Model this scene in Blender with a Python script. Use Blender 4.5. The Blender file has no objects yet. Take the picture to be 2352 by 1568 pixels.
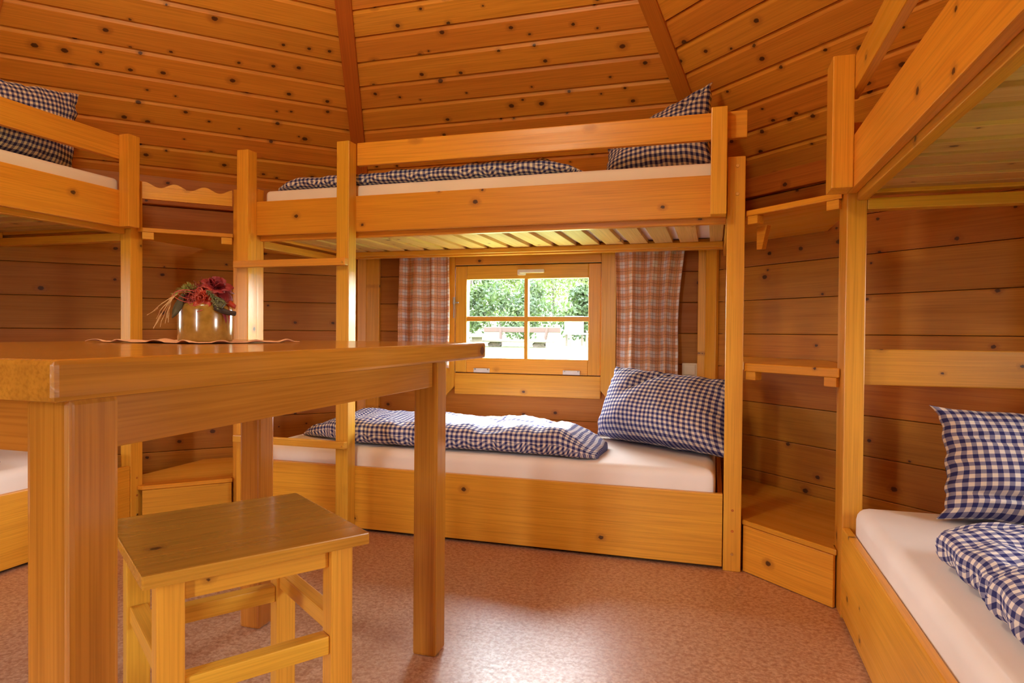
import bpy, bmesh, math, random
from mathutils import Vector, Matrix, noise
R = random.Random(7)
C = bpy.context.scene.collection
sc = bpy.context.scene

# ------------------------------------------------------------------ camera, sky, sun, exposure
F_PX, W_PX = 1518.16, 2352.0
yaw, pit, rol = -0.296204, -0.014554, 0.0080264
CAM = Vector((0.9624, -2.49813, 0.856226))
fw = Vector((math.sin(yaw)*math.cos(pit), math.cos(yaw)*math.cos(pit), math.sin(pit)))
rt = Vector((math.cos(yaw), -math.sin(yaw), 0)); up = rt.cross(fw)
r2 = rt*math.cos(rol)+up*math.sin(rol); u2 = -rt*math.sin(rol)+up*math.cos(rol)
cd = bpy.data.cameras.new('camera'); cam = bpy.data.objects.new('camera', cd); C.objects.link(cam)
cd.sensor_width = 36; cd.lens = F_PX/W_PX*36; cd.clip_start = 0.02; cd.clip_end = 400
cam.matrix_world = Matrix(((r2.x, u2.x, -fw.x, CAM.x), (r2.y, u2.y, -fw.y, CAM.y), (r2.z, u2.z, -fw.z, CAM.z), (0, 0, 0, 1)))
sc.camera = cam

world = bpy.data.worlds.new('sky'); sc.world = world; world.use_nodes = True
wn = world.node_tree; wn.nodes.clear()
wo = wn.nodes.new('ShaderNodeOutputWorld'); bg = wn.nodes.new('ShaderNodeBackground')
tc = wn.nodes.new('ShaderNodeTexCoord'); sep = wn.nodes.new('ShaderNodeSeparateXYZ'); cr = wn.nodes.new('ShaderNodeValToRGB')
cr.color_ramp.elements[0].position = 0.0; cr.color_ramp.elements[0].color = (1.0, 0.99, 0.97, 1)
cr.color_ramp.elements[1].position = 0.8; cr.color_ramp.elements[1].color = (0.72, 0.86, 1.0, 1)
wn.links.new(tc.outputs['Generated'], sep.inputs[0]); wn.links.new(sep.outputs['Z'], cr.inputs['Fac'])
wn.links.new(cr.outputs['Color'], bg.inputs['Color']); wn.links.new(bg.outputs[0], wo.inputs[0])
bg.inputs['Strength'].default_value = 68.0

sl = bpy.data.lights.new('sun', 'SUN'); sl.energy = 75.0; sl.angle = math.radians(1.5); sl.color = (1.0, 0.95, 0.86)
sun = bpy.data.objects.new('sun', sl); C.objects.link(sun)
sun.rotation_euler = Vector((-0.05, 0.75, 0.64)).to_track_quat('Z', 'Y').to_euler()

def portal(name, loc, direction, sx, sy):
    l = bpy.data.lights.new(name, 'AREA'); l.shape = 'RECTANGLE'; l.size = sx; l.size_y = sy
    l.cycles.is_portal = True
    o = bpy.data.objects.new(name, l); C.objects.link(o); o.location = loc
    o.rotation_euler = Vector(direction).to_track_quat('-Z', 'Z').to_euler()
portal('portal_north', (0, 0.97, 0.925), (0, -1, 0), 0.74, 0.5)
portal('portal_east', (2.33, -1.364, 0.925), (-1, 0, 0), 0.46, 0.5)
portal('portal_west', (-2.36, -1.364, 0.925), (1, 0, 0), 0.36, 0.5)
portal('portal_door', (-0.015, -3.74, 0.77), (0, 1, 0), 0.2, 1.6)

sc.view_settings.view_transform = 'Standard'; sc.view_settings.look = 'None'
sc.view_settings.gamma = 1.0; sc.view_settings.use_curve_mapping = False
sc.view_settings.exposure = -0.45
sc.cycles.use_denoising = True
sc.cycles.adaptive_threshold = 0.02
sc.cycles.max_bounces = 9; sc.cycles.diffuse_bounces = 6; sc.cycles.glossy_bounces = 4
sc.cycles.transmission_bounces = 6; sc.cycles.transparent_max_bounces = 8
sc.cycles.sample_clamp_indirect = 6.0
sc.cycles.caustics_reflective = False; sc.cycles.caustics_refractive = False

# ------------------------------------------------------------------ materials
def newmat(name):
    m = bpy.data.materials.new(name); m.use_nodes = True; nt = m.node_tree
    return m, nt, nt.nodes['Principled BSDF']
def N(nt, t, **kw):
    n = nt.nodes.new(t)
    for k, v in kw.items(): setattr(n, k, v)
    return n
def math_n(nt, op, a, b=None, c=None, clamp=False):
    n = N(nt, 'ShaderNodeMath', operation=op); n.use_clamp = clamp
    for i, v in enumerate((a, b, c)):
        if v is None: continue
        if isinstance(v, (int, float)): n.inputs[i].default_value = v
        else: nt.links.new(v, n.inputs[i])
    return n.outputs[0]
def mixc(nt, fac, a, b, mode='MIX'):
    n = N(nt, 'ShaderNodeMix', data_type='RGBA', blend_type=mode)
    for i, v in ((0, fac), (6, a), (7, b)):
        if isinstance(v, (int, float)): n.inputs[i].default_value = v
        elif isinstance(v, tuple): n.inputs[i].default_value = (*v, 1) if len(v) == 3 else v
        else: nt.links.new(v, n.inputs[i])
    return n.outputs[2]
def maprange(nt, v, a, b, c, d, smooth=False):
    n = N(nt, 'ShaderNodeMapRange'); n.clamp = True
    if smooth: n.interpolation_type = 'SMOOTHSTEP'
    nt.links.new(v, n.inputs[0])
    for i, x in enumerate((a, b, c, d)):
        if isinstance(x, (int, float)): n.inputs[i+1].default_value = x
        else: nt.links.new(x, n.inputs[i+1])
    return n.outputs[0]

def wood(name, light, dark, knots=0.5, rough=0.38, knot_scale=5.0, knot_r=0.07, spec=0.4, coat=0.0, var=0.18, grain=1.0, flat=None):
    """Varnished softwood: grain along local X, growth bands across it, dark round knots, each board cut elsewhere from the log."""
    m, nt, b = newmat(name); L = nt.links
    tc = N(nt, 'ShaderNodeTexCoord'); oi = N(nt, 'ShaderNodeObjectInfo')
    off = N(nt, 'ShaderNodeCombineXYZ')
    for i, k in enumerate((91.0, 37.0, 53.0)): L.new(math_n(nt, 'MULTIPLY', oi.outputs['Random'], k), off.inputs[i])
    add = N(nt, 'ShaderNodeVectorMath', operation='ADD'); L.new(tc.outputs['Object'], add.inputs[0]); L.new(off.outputs[0], add.inputs[1])
    P = add.outputs[0]
    def scaled(v):
        s = N(nt, 'ShaderNodeVectorMath', operation='MULTIPLY'); L.new(P, s.inputs[0]); s.inputs[1].default_value = v; return s.outputs[0]
    # knots
    vor = N(nt, 'ShaderNodeTexVoronoi', voronoi_dimensions='3D', feature='F1'); vor.inputs['Scale'].default_value = 1.0
    wob = N(nt, 'ShaderNodeTexNoise'); L.new(scaled((30, 30, 30)), wob.inputs['Vector'])
    wv = N(nt, 'ShaderNodeVectorMath', operation='SCALE'); L.new(wob.outputs['Color'], wv.inputs[0]); wv.inputs['Scale'].default_value = 0.045
    wa = N(nt, 'ShaderNodeVectorMath', operation='ADD'); kv = scaled((knot_scale*0.75, knot_scale, knot_scale))
    if flat:
        vor.voronoi_dimensions = '2D'; ks = N(nt, 'ShaderNodeSeparateXYZ'); kc = N(nt, 'ShaderNodeCombineXYZ'); L.new(kv, ks.inputs[0])
        L.new(ks.outputs[0], kc.inputs[0]); L.new(ks.outputs[2 if flat == 'y' else 1], kc.inputs[1]); kv = kc.outputs[0]
    L.new(kv, wa.inputs[0]); L.new(wv.outputs[0], wa.inputs[1])
    L.new(wa.outputs[0], vor.inputs['Vector'])
    sp = N(nt, 'ShaderNodeSeparateColor'); L.new(vor.outputs['Color'], sp.inputs[0])
    has = math_n(nt, 'LESS_THAN', sp.outputs[0], knots)
    rad = maprange(nt, sp.outputs[1], 0, 1, knot_r*0.4, knot_r*1.2)
    dist = vor.outputs['Distance']
    core = math_n(nt, 'MULTIPLY', maprange(nt, math_n(nt, 'DIVIDE', dist, rad), 0.75, 1.15, 1, 0, True), has)
    halo = math_n(nt, 'MULTIPLY', maprange(nt, math_n(nt, 'DIVIDE', dist, rad), 1.0, 3.2, 1, 0, True), has)
    # grain, bent round the knots
    bend = N(nt, 'ShaderNodeVectorMath', operation='MULTIPLY'); L.new(P, bend.inputs[0]); bend.inputs[1].default_value = (0.8*grain, 26*grain, 26*grain)
    bc = N(nt, 'ShaderNodeCombineXYZ'); L.new(math_n(nt, 'MULTIPLY', halo, 1.1), bc.inputs[1])
    ba = N(nt, 'ShaderNodeVectorMath', operation='ADD'); L.new(bend.outputs[0], ba.inputs[0]); L.new(bc.outputs[0], ba.inputs[1])
    n1 = N(nt, 'ShaderNodeTexNoise'); n1.inputs['Detail'].default_value = 3; n1.inputs['Distortion'].default_value = 0.6; L.new(ba.outputs[0], n1.inputs['Vector']); n1.inputs['Scale'].default_value = 1
    n2 = N(nt, 'ShaderNodeTexNoise'); n2.inputs['Detail'].default_value = 2; L.new(scaled((4, 230, 230)), n2.inputs['Vector']); n2.inputs['Scale'].default_value = 1
    n3 = N(nt, 'ShaderNodeTexNoise'); L.new(scaled((0.7, 3, 3)), n3.inputs['Vector']); n3.inputs['Scale'].default_value = 1
    g = maprange(nt, n1.outputs['Fac'], 0.36, 0.66, 0, 1)
    col = mixc(nt, math_n(nt, 'MULTIPLY', g, 0.5), light, dark)
    col = mixc(nt, maprange(nt, n2.outputs['Fac'], 0.42, 0.75, 0, 0.5), col, tuple(x*0.62 for x in dark))
    col = mixc(nt, maprange(nt, n3.outputs['Fac'], 0.3, 0.7, 0, 0.3), col, tuple(x*0.8 for x in dark))
    hv = N(nt, 'ShaderNodeHueSaturation'); L.new(col, hv.inputs['Color'])
    L.new(maprange(nt, oi.outputs['Random'], 0, 1, 1-var, 1+var*0.7), hv.inputs['Value'])
    rr = math_n(nt, 'FRACT', math_n(nt, 'MULTIPLY', oi.outputs['Random'], 17.3))
    L.new(maprange(nt, rr, 0, 1, 0.491, 0.506), hv.inputs['Hue'])
    col = mixc(nt, math_n(nt, 'MULTIPLY', halo, 0.4), hv.outputs['Color'], (0.22, 0.055, 0.012))
    col = mixc(nt, math_n(nt, 'MULTIPLY', core, 0.9), col, (0.052, 0.015, 0.006))
    L.new(col, b.inputs['Base Color'])
    L.new(maprange(nt, n1.outputs['Fac'], 0.3, 0.7, rough-0.05, rough+0.07), b.inputs['Roughness'])
    b.inputs['Specular IOR Level'].default_value = spec
    b.inputs['Coat Weight'].default_value = coat; b.inputs['Coat Roughness'].default_value = 0.12
    bp = N(nt, 'ShaderNodeBump'); bp.inputs['Strength'].default_value = 0.12; bp.inputs['Distance'].default_value = 0.002
    L.new(n2.outputs['Fac'], bp.inputs['Height']); L.new(bp.outputs[0], b.inputs['Normal'])
    return m

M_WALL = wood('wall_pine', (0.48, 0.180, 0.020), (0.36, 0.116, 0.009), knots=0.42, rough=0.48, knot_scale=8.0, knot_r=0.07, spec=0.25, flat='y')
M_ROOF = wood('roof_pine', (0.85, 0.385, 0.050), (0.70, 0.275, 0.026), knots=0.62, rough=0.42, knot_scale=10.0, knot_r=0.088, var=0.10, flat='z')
M_FURN = wood('furniture_pine', (0.80, 0.375, 0.036), (0.66, 0.265, 0.016), knots=0.34, rough=0.34, knot_scale=7.5, knot_r=0.055, var=0.10, flat='y')
M_CLEAR = wood('clear_pine', (0.82, 0.415, 0.044), (0.71, 0.315, 0.024), knots=0.55, rough=0.32, knot_scale=7.0, knot_r=0.07, var=0.08)
M_SLAT = wood('raw_slat_pine', (0.74, 0.46, 0.155), (0.62, 0.335, 0.09), knots=0.25, rough=0.55, knot_scale=8.0, knot_r=0.06, flat='z')
M_SEAT = wood('seat_pine', (0.66, 0.295, 0.036), (0.50, 0.195, 0.018), knots=0.5, rough=0.26, knot_scale=7.0, knot_r=0.075, coat=0.25, var=0.03, flat='z')
M_TABLE = wood('table_pine', (0.56, 0.225, 0.026), (0.40, 0.138, 0.013), knots=0.4, rough=0.20, knot_scale=5.5, knot_r=0.07, coat=0.5, var=0.05, grain=1.3)
M_HIP = wood('stained_hip_board', (0.62, 0.20, 0.022), (0.50, 0.145, 0.012), knots=0.15, rough=0.45, var=0.05)

def plain(name, col, rough=0.5, metal=0.0, spec=0.5):
    m, nt, b = newmat(name); tc = N(nt, 'ShaderNodeTexCoord'); n = N(nt, 'ShaderNodeTexNoise'); n.inputs['Scale'].default_value = 25
    nt.links.new(tc.outputs['Object'], n.inputs['Vector'])
    c = mixc(nt, maprange(nt, n.outputs['Fac'], 0.3, 0.7, 0, 1), tuple(x*0.93 for x in col), tuple(min(1, x*1.05) for x in col))
    nt.links.new(c, b.inputs['Base Color']); b.inputs['Roughness'].default_value = rough; b.inputs['Metallic'].default_value = metal
    b.inputs['Specular IOR Level'].default_value = spec
    return m
M_WHITE = plain('white_plastic', (0.82, 0.80, 0.76), 0.35)
M_CREAM = plain('cream_plastic', (0.80, 0.70, 0.48), 0.35)
M_BRASS = plain('brass_screw', (0.85, 0.62, 0.22), 0.3, 1.0)
M_STEEL = plain('dull_steel', (0.35, 0.33, 0.30), 0.4, 1.0)
M_DARK = plain('shadow_gap_board', (0.05, 0.022, 0.010), 0.8)
M_BARK = plain('dark_bark', (0.035, 0.022, 0.015), 0.7)
M_RAFFIA = plain('raffia', (0.62, 0.40, 0.17), 0.6)
M_ROSE = plain('red_fabric_rose', (0.22, 0.010, 0.014), 0.6)
M_RIBBON = plain('orange_red_ribbon', (0.42, 0.040, 0.014), 0.5)
M_THREAD = plain('pink_red_thread', (0.45, 0.085, 0.06), 0.5)
M_MOSS = plain('dark_red_moss', (0.16, 0.018, 0.018), 0.8)
M_LEAF = plain('olive_leaf', (0.06, 0.048, 0.014), 0.6)
M_SPRIG = plain('yellow_green_sprig', (0.26, 0.27, 0.045), 0.6)
M_SPRIG2 = plain('grey_green_sprig', (0.19, 0.21, 0.08), 0.6)
M_BENCH = plain('backlit_log', (0.022, 0.0068, 0.0022), 0.8)  # log brown with the shade of the backlit fronts put into the colour
M_BENCHTOP = plain('sunlit_log', (0.040, 0.029, 0.021), 0.8)  # paler copy of the log wood, sunlight on the tops put into the colour
M_TRUNK = plain('tree_bark', (0.02, 0.014, 0.009), 0.9)

def sheet_mat():
    m, nt, b = newmat('white_fitted_sheet'); tc = N(nt, 'ShaderNodeTexCoord')
    n = N(nt, 'ShaderNodeTexNoise'); n.inputs['Scale'].default_value = 4; n.inputs['Detail'].default_value = 3
    nt.links.new(tc.outputs['Object'], n.inputs['Vector'])
    n2 = N(nt, 'ShaderNodeTexNoise'); n2.inputs['Scale'].default_value = 400; nt.links.new(tc.outputs['Object'], n2.inputs['Vector'])
    c = mixc(nt, maprange(nt, n.outputs['Fac'], 0.3, 0.7, 0, 1), (0.80, 0.73, 0.68), (0.86, 0.79, 0.745))
    nt.links.new(c, b.inputs['Base Color']); b.inputs['Roughness'].default_value = 0.85; b.inputs['Specular IOR Level'].default_value = 0.15
    bp = N(nt, 'ShaderNodeBump'); bp.inputs['Strength'].default_value = 0.35; bp.inputs['Distance'].default_value = 0.012
    nt.links.new(n.outputs['Fac'], bp.inputs['Height']); nt.links.new(bp.outputs[0], b.inputs['Normal'])
    return m
M_SHEET = sheet_mat()

def gingham_mat():
    m, nt, b = newmat('blue_gingham'); L = nt.links
    uv = N(nt, 'ShaderNodeUVMap'); sp = N(nt, 'ShaderNodeSeparateXYZ'); L.new(uv.outputs[0], sp.inputs[0])
    per = 0.0215
    def stripe(o):
        f = math_n(nt, 'FRACT', math_n(nt, 'DIVIDE', o, per))
        t = math_n(nt, 'ABSOLUTE', math_n(nt, 'SUBTRACT', f, 0.5))
        return maprange(nt, t, 0.235, 0.265, 1, 0)
    s = math_n(nt, 'MULTIPLY', math_n(nt, 'ADD', stripe(sp.outputs[0]), stripe(sp.outputs[1])), 0.5)
    r = N(nt, 'ShaderNodeValToRGB'); L.new(s, r.inputs[0]); e = r.color_ramp.elements
    e[0].position = 0.0; e[0].color = (0.80, 0.74, 0.68, 1); e[1].position = 1.0; e[1].color = (0.034, 0.038, 0.150, 1)
    k = e.new(0.5); k.color = (0.25, 0.245, 0.37, 1)
    L.new(r.outputs[0], b.inputs['Base Color']); b.inputs['Roughness'].default_value = 0.9; b.inputs['Specular IOR Level'].default_value = 0.1
    n = N(nt, 'ShaderNodeTexNoise'); n.inputs['Scale'].default_value = 900; L.new(uv.outputs[0], n.inputs['Vector'])
    n2 = N(nt, 'ShaderNodeTexNoise'); n2.inputs['Scale'].default_value = 22; n2.inputs['Detail'].default_value = 2; L.new(uv.outputs[0], n2.inputs['Vector'])
    bp = N(nt, 'ShaderNodeBump'); bp.inputs['Strength'].default_value = 0.5; bp.inputs['Distance'].default_value = 0.006; L.new(n2.outputs['Fac'], bp.inputs['Height'])
    bp2 = N(nt, 'ShaderNodeBump'); bp2.inputs['Strength'].default_value = 0.15; bp2.inputs['Distance'].default_value = 0.001
    L.new(n.outputs['Fac'], bp2.inputs['Height']); L.new(bp.outputs[0], bp2.inputs['Normal']); L.new(bp2.outputs[0], b.inputs['Normal'])
    return m
M_GING = gingham_mat()

def plaid_mat():
    m, nt, b = newmat('terracotta_plaid'); L = nt.links
    uv = N(nt, 'ShaderNodeUVMap'); sp = N(nt, 'ShaderNodeSeparateXYZ'); L.new(uv.outputs[0], sp.inputs[0])
    def frac(o, per): return math_n(nt, 'FRACT', math_n(nt, 'DIVIDE', o, per))
    def band(o, per, a, bb):
        f = frac(o, per); return math_n(nt, 'MULTIPLY', math_n(nt, 'GREATER_THAN', f, a), math_n(nt, 'LESS_THAN', f, bb))
    u, v = sp.outputs[0], sp.outputs[1]
    wu, wv = band(u, 0.064, 0.50, 0.98), band(v, 0.064, 0.50, 0.98)
    nz = N(nt, 'ShaderNodeTexNoise'); nz.inputs['Scale'].default_value = 260; L.new(uv.outputs[0], nz.inputs['Vector'])
    base = mixc(nt, maprange(nt, nz.outputs['Fac'], 0.4, 0.6, 0, 1), (0.68, 0.29, 0.115), (0.86, 0.52, 0.28))
    s = math_n(nt, 'ADD', wu, wv)
    one = mixc(nt, math_n(nt, 'MULTIPLY', math_n(nt, 'MINIMUM', s, 1.0), 0.42), base, (0.94, 0.74, 0.58))
    col = mixc(nt, math_n(nt, 'MULTIPLY', math_n(nt, 'MULTIPLY', wu, wv), 0.95), one, (0.97, 0.94, 0.92))
    ln = math_n(nt, 'MAXIMUM', math_n(nt, 'MAXIMUM', band(u, 0.064, 0.715, 0.755), band(v, 0.064, 0.715, 0.755)),
                math_n(nt, 'MAXIMUM', band(u, 0.064, 0.22, 0.26), band(v, 0.064, 0.22, 0.26)))
    col = mixc(nt, math_n(nt, 'MULTIPLY', ln, 0.5), col, (0.12, 0.035, 0.035))
    L.new(col, b.inputs['Base Color']); b.inputs['Roughness'].default_value = 0.9; b.inputs['Specular IOR Level'].default_value = 0.1
    tr = N(nt, 'ShaderNodeBsdfTranslucent'); L.new(col, tr.inputs[0]); mx = N(nt, 'ShaderNodeMixShader'); mx.inputs[0].default_value = 0.25
    out = nt.nodes['Material Output']; L.new(b.outputs[0], mx.inputs[1]); L.new(tr.outputs[0], mx.inputs[2]); L.new(mx.outputs[0], out.inputs[0])
    return m
M_PLAID = plaid_mat()

def floor_mat():
    m, nt, b = newmat('speckled_cork_lino'); L = nt.links; tc = N(nt, 'ShaderNodeTexCoord')
    v = N(nt, 'ShaderNodeTexVoronoi'); v.inputs['Scale'].default_value = 190; L.new(tc.outputs['Object'], v.inputs['Vector'])
    n = N(nt, 'ShaderNodeTexNoise'); n.inputs['Scale'].default_value = 75; n.inputs['Detail'].default_value = 5; L.new(tc.outputs['Object'], n.inputs['Vector'])
    n2 = N(nt, 'ShaderNodeTexNoise'); n2.inputs['Scale'].default_value = 2.2; L.new(tc.outputs['Object'], n2.inputs['Vector'])
    sp = N(nt, 'ShaderNodeSeparateColor'); L.new(v.outputs['Color'], sp.inputs[0])
    c = mixc(nt, sp.outputs[0], (0.43, 0.205, 0.095), (0.63, 0.40, 0.255))
    c = mixc(nt, maprange(nt, n.outputs['Fac'], 0.48, 0.72, 0, 0.7), c, (0.28, 0.10, 0.042))
    c = mixc(nt, maprange(nt, n.outputs['Fac'], 0.46, 0.28, 0, 0.5), c, (0.72, 0.45, 0.29))
    c = mixc(nt, maprange(nt, n2.outputs['Fac'], 0.3, 0.7, 0, 0.15), c, (0.30, 0.12, 0.06))
    L.new(c, b.inputs['Base Color']); b.inputs['Specular IOR Level'].default_value = 0.55
    L.new(maprange(nt, n.outputs['Fac'], 0.3, 0.7, 0.30, 0.42), b.inputs['Roughness'])
    bp = N(nt, 'ShaderNodeBump'); bp.inputs['Strength'].default_value = 0.10; bp.inputs['Distance'].default_value = 0.002
    L.new(n.outputs['Fac'], bp.inputs['Height']); L.new(bp.outputs[0], b.inputs['Normal'])
    return m
M_FLOOR = floor_mat()

def pot_mat():
    m, nt, b = newmat('ochre_glaze'); L = nt.links; tc = N(nt, 'ShaderNodeTexCoord')
    n = N(nt, 'ShaderNodeTexNoise'); n.inputs['Scale'].default_value = 60; n.inputs['Detail'].default_value = 4; L.new(tc.outputs['Object'], n.inputs['Vector'])
    L.new(mixc(nt, maprange(nt, n.outputs['Fac'], 0.3, 0.7, 0, 1), (0.25, 0.135, 0.018), (0.36, 0.20, 0.035)), b.inputs['Base Color'])
    b.inputs['Roughness'].default_value = 0.22; b.inputs['Coat Weight'].default_value = 0.6; b.inputs['Coat Roughness'].default_value = 0.08
    return m
M_POT = pot_mat()
def cloth_plain(name, a, c):
    m, nt, b = newmat(name); L = nt.links; uv = N(nt, 'ShaderNodeTexCoord'); n = N(nt, 'ShaderNodeTexNoise'); n.inputs['Scale'].default_value = 500
    L.new(uv.outputs['Object'], n.inputs['Vector']); L.new(mixc(nt, n.outputs['Fac'], a, c), b.inputs['Base Color']); b.inputs['Roughness'].default_value = 0.95
    b.inputs['Specular IOR Level'].default_value = 0.1
    return m
M_MAT = cloth_plain('peach_linen', (0.66, 0.34, 0.17), (0.80, 0.50, 0.29))
def glass_mat():
    m, nt, b = newmat('window_glass'); nt.nodes.remove(b); L = nt.links
    g = N(nt, 'ShaderNodeBsdfGlossy'); g.inputs['Roughness'].default_value = 0.02; t = N(nt, 'ShaderNodeBsdfTransparent'); t.inputs[0].default_value = (0.97, 0.985, 0.975, 1)
    f = N(nt, 'ShaderNodeFresnel'); f.inputs[0].default_value = 1.45; mx = N(nt, 'ShaderNodeMixShader')
    gm = N(nt, 'ShaderNodeNewGeometry'); L.new(math_n(nt, 'MULTIPLY', f.outputs[0], math_n(nt, 'SUBTRACT', 1.0, gm.outputs['Backfacing'])), mx.inputs[0]); L.new(t.outputs[0], mx.inputs[1]); L.new(g.outputs[0], mx.inputs[2]); L.new(mx.outputs[0], nt.nodes['Material Output'].inputs[0])
    return m
M_GLASS = glass_mat()
def lawn_mat():
    m, nt, b = newmat('mown_grass'); L = nt.links; tc = N(nt, 'ShaderNodeTexCoord'); n = N(nt, 'ShaderNodeTexNoise'); n.inputs['Scale'].default_value = 3; n.inputs['Detail'].default_value = 6
    L.new(tc.outputs['Object'], n.inputs['Vector']); L.new(mixc(nt, maprange(nt, n.outputs['Fac'], 0.35, 0.65, 0, 1), (0.10, 0.15, 0.03), (0.17, 0.21, 0.06)), b.inputs['Base Color'])
    b.inputs['Roughness'].default_value = 0.9
    return m
M_LAWN = lawn_mat()
def leaf_mat(name, a, c):
    m, nt, b = newmat(name); L = nt.links; tc = N(nt, 'ShaderNodeTexCoord'); n = N(nt, 'ShaderNodeTexNoise'); n.inputs['Scale'].default_value = 1.6
    L.new(tc.outputs['Object'], n.inputs['Vector']); col = mixc(nt, maprange(nt, n.outputs['Fac'], 0.3, 0.7, 0, 1), a, c)
    L.new(col, b.inputs['Base Color']); b.inputs['Roughness'].default_value = 0.7
    tr = N(nt, 'ShaderNodeBsdfTranslucent'); L.new(col, tr.inputs[0]); mx = N(nt, 'ShaderNodeMixShader'); mx.inputs[0].default_value = 0.4
    L.new(b.outputs[0], mx.inputs[1]); L.new(tr.outputs[0], mx.inputs[2]); L.new(mx.outputs[0], nt.nodes['Material Output'].inputs[0])
    return m
M_FOL1 = leaf_mat('light_foliage', (0.026, 0.044, 0.005), (0.062, 0.086, 0.012))
M_FOL2 = leaf_mat('mid_foliage', (0.014, 0.028, 0.006), (0.034, 0.054, 0.010))

# ------------------------------------------------------------------ object helpers
WORLD = {}
def wmat(o): return WORLD.get(o.name, Matrix.Identity(4))
def place(o, mw, parent=None):
    WORLD[o.name] = mw
    if parent is not None:
        o.parent = parent; o.matrix_basis = wmat(parent).inverted() @ mw
    else: o.matrix_basis = mw
    return o
def link(name, me, mat=None, parent=None, mw=None):
    if mat is not None and not me.materials: me.materials.append(mat)
    o = bpy.data.objects.new(name, me); C.objects.link(o)
    return place(o, mw if mw is not None else Matrix.Identity(4), parent)
def empty(name, loc=(0, 0, 0), rot=0.0):
    o = bpy.data.objects.new(name, None); C.objects.link(o); o.empty_display_size = 0.1
    return place(o, Matrix.Translation(loc) @ Matrix.Rotation(rot, 4, 'Z'))
def tag(o, label, cat, group=None):
    o['label'] = label; o['category'] = cat
    if group: o['group'] = group
    return o
def structure(o): o['kind'] = 'structure'; return o

_boxcache = {}
def box_mesh(L, W, T, bev, mat):
    k = (round(L, 4), round(W, 4), round(T, 4), bev, mat.name)
    if k in _boxcache: return _boxcache[k]
    bm = bmesh.new(); bmesh.ops.create_cube(bm, size=1)
    for v in bm.verts: v.co = Vector((v.co.x*L, v.co.y*W, v.co.z*T))
    if bev: bmesh.ops.bevel(bm, geom=bm.edges[:], offset=min(bev, min(L, W, T)*0.4), segments=2, profile=0.6, affect='EDGES')
    me = bpy.data.meshes.new('board'); bm.to_mesh(me); bm.free(); me.materials.append(mat)
    if bev:
        for p in me.polygons: p.use_smooth = False
    _boxcache[k] = me; return me
GR = {'x': Matrix(((1, 0, 0), (0, 1, 0), (0, 0, 1))), 'y': Matrix(((0, -1, 0), (1, 0, 0), (0, 0, 1))), 'z': Matrix(((0, 1, 0), (0, 0, 1), (1, 0, 0)))}
def box(name, parent, lo, hi, mat, grain='x', bev=0.003, frame=None):
    """A board between two corners, its grain along one axis of the frame."""
    lo, hi = Vector(lo), Vector(hi); d = hi-lo; c = (lo+hi)/2
    dim = {'x': (d.x, d.y, d.z), 'y': (d.y, d.x, d.z), 'z': (d.z, d.x, d.y)}[grain]
    mw = Matrix.Translation(c) @ GR[grain].to_4x4()
    if frame is not None: mw = frame @ mw
    return link(name, box_mesh(*[abs(x) for x in dim], bev, mat), None, parent, mw)
def beam(name, parent, p0, p1, w, t, mat, upv=(0, 0, 1), bev=0.003):
    p0, p1 = Vector(p0), Vector(p1); x = (p1-p0).normalized(); z = Vector(upv); y = z.cross(x).normalized(); z = x.cross(y)
    mw = Matrix.Translation((p0+p1)/2) @ Matrix((x, y, z)).transposed().to_4x4()
    return link(name, box_mesh((p1-p0).length, w, t, bev, mat), None, parent, mw)
def mesh_obj(name, verts, faces, mat, parent=None, mw=None, smooth=False, uvs=None):
    me = bpy.data.meshes.new(name); me.from_pydata([tuple(v) for v in verts], [], faces); me.update()
    if uvs:
        ul = me.uv_layers.new(name='UVMap')
        for l in me.loops: ul.data[l.index].uv = uvs[l.vertex_index]
    if smooth:
        for p in me.polygons: p.use_smooth = True
    return link(name, me, mat, parent, mw)
def prism(name, parent, pts, z0, z1, mat, bev=0.002, mw=None, axis_x=None):
    """A board of any outline, lying flat between two heights; axis_x: the grain direction."""
    bm = bmesh.new(); vs = [bm.verts.new((x, y, z0)) for x, y in pts]; f = bm.faces.new(vs)
    if f.normal.z > 0: f.normal_flip()
    r = bmesh.ops.extrude_face_region(bm, geom=[f]); bmesh.ops.translate(bm, verts=[v for v in r['geom'] if isinstance(v, bmesh.types.BMVert)], vec=(0, 0, z1-z0))
    bmesh.ops.recalc_face_normals(bm, faces=bm.faces[:])
    if bev: bmesh.ops.bevel(bm, geom=bm.edges[:], offset=bev, segments=1, affect='EDGES')
    M = mw or Matrix.Identity(4)
    if axis_x is not None:
        a = math.atan2(axis_x[1], axis_x[0]); rm = Matrix.Rotation(a, 4, 'Z'); bmesh.ops.transform(bm, matrix=rm.inverted(), verts=bm.verts[:]); M = M @ rm
    me = bpy.data.meshes.new(name); bm.to_mesh(me); bm.free()
    return link(name, me, mat, parent, M)
def disc(name, parent, c, normal, r, depth, mat, seg=12):
    bm = bmesh.new(); bmesh.ops.create_cone(bm, cap_ends=True, segments=seg, radius1=r, radius2=r*0.85, depth=depth)
    me = bpy.data.meshes.new(name); bm.to_mesh(me); bm.free()
    q = Vector(normal).to_track_quat('Z', 'Y').to_matrix().to_4x4()
    return link(name, me, mat, parent, Matrix.Translation(c) @ q)
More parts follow.
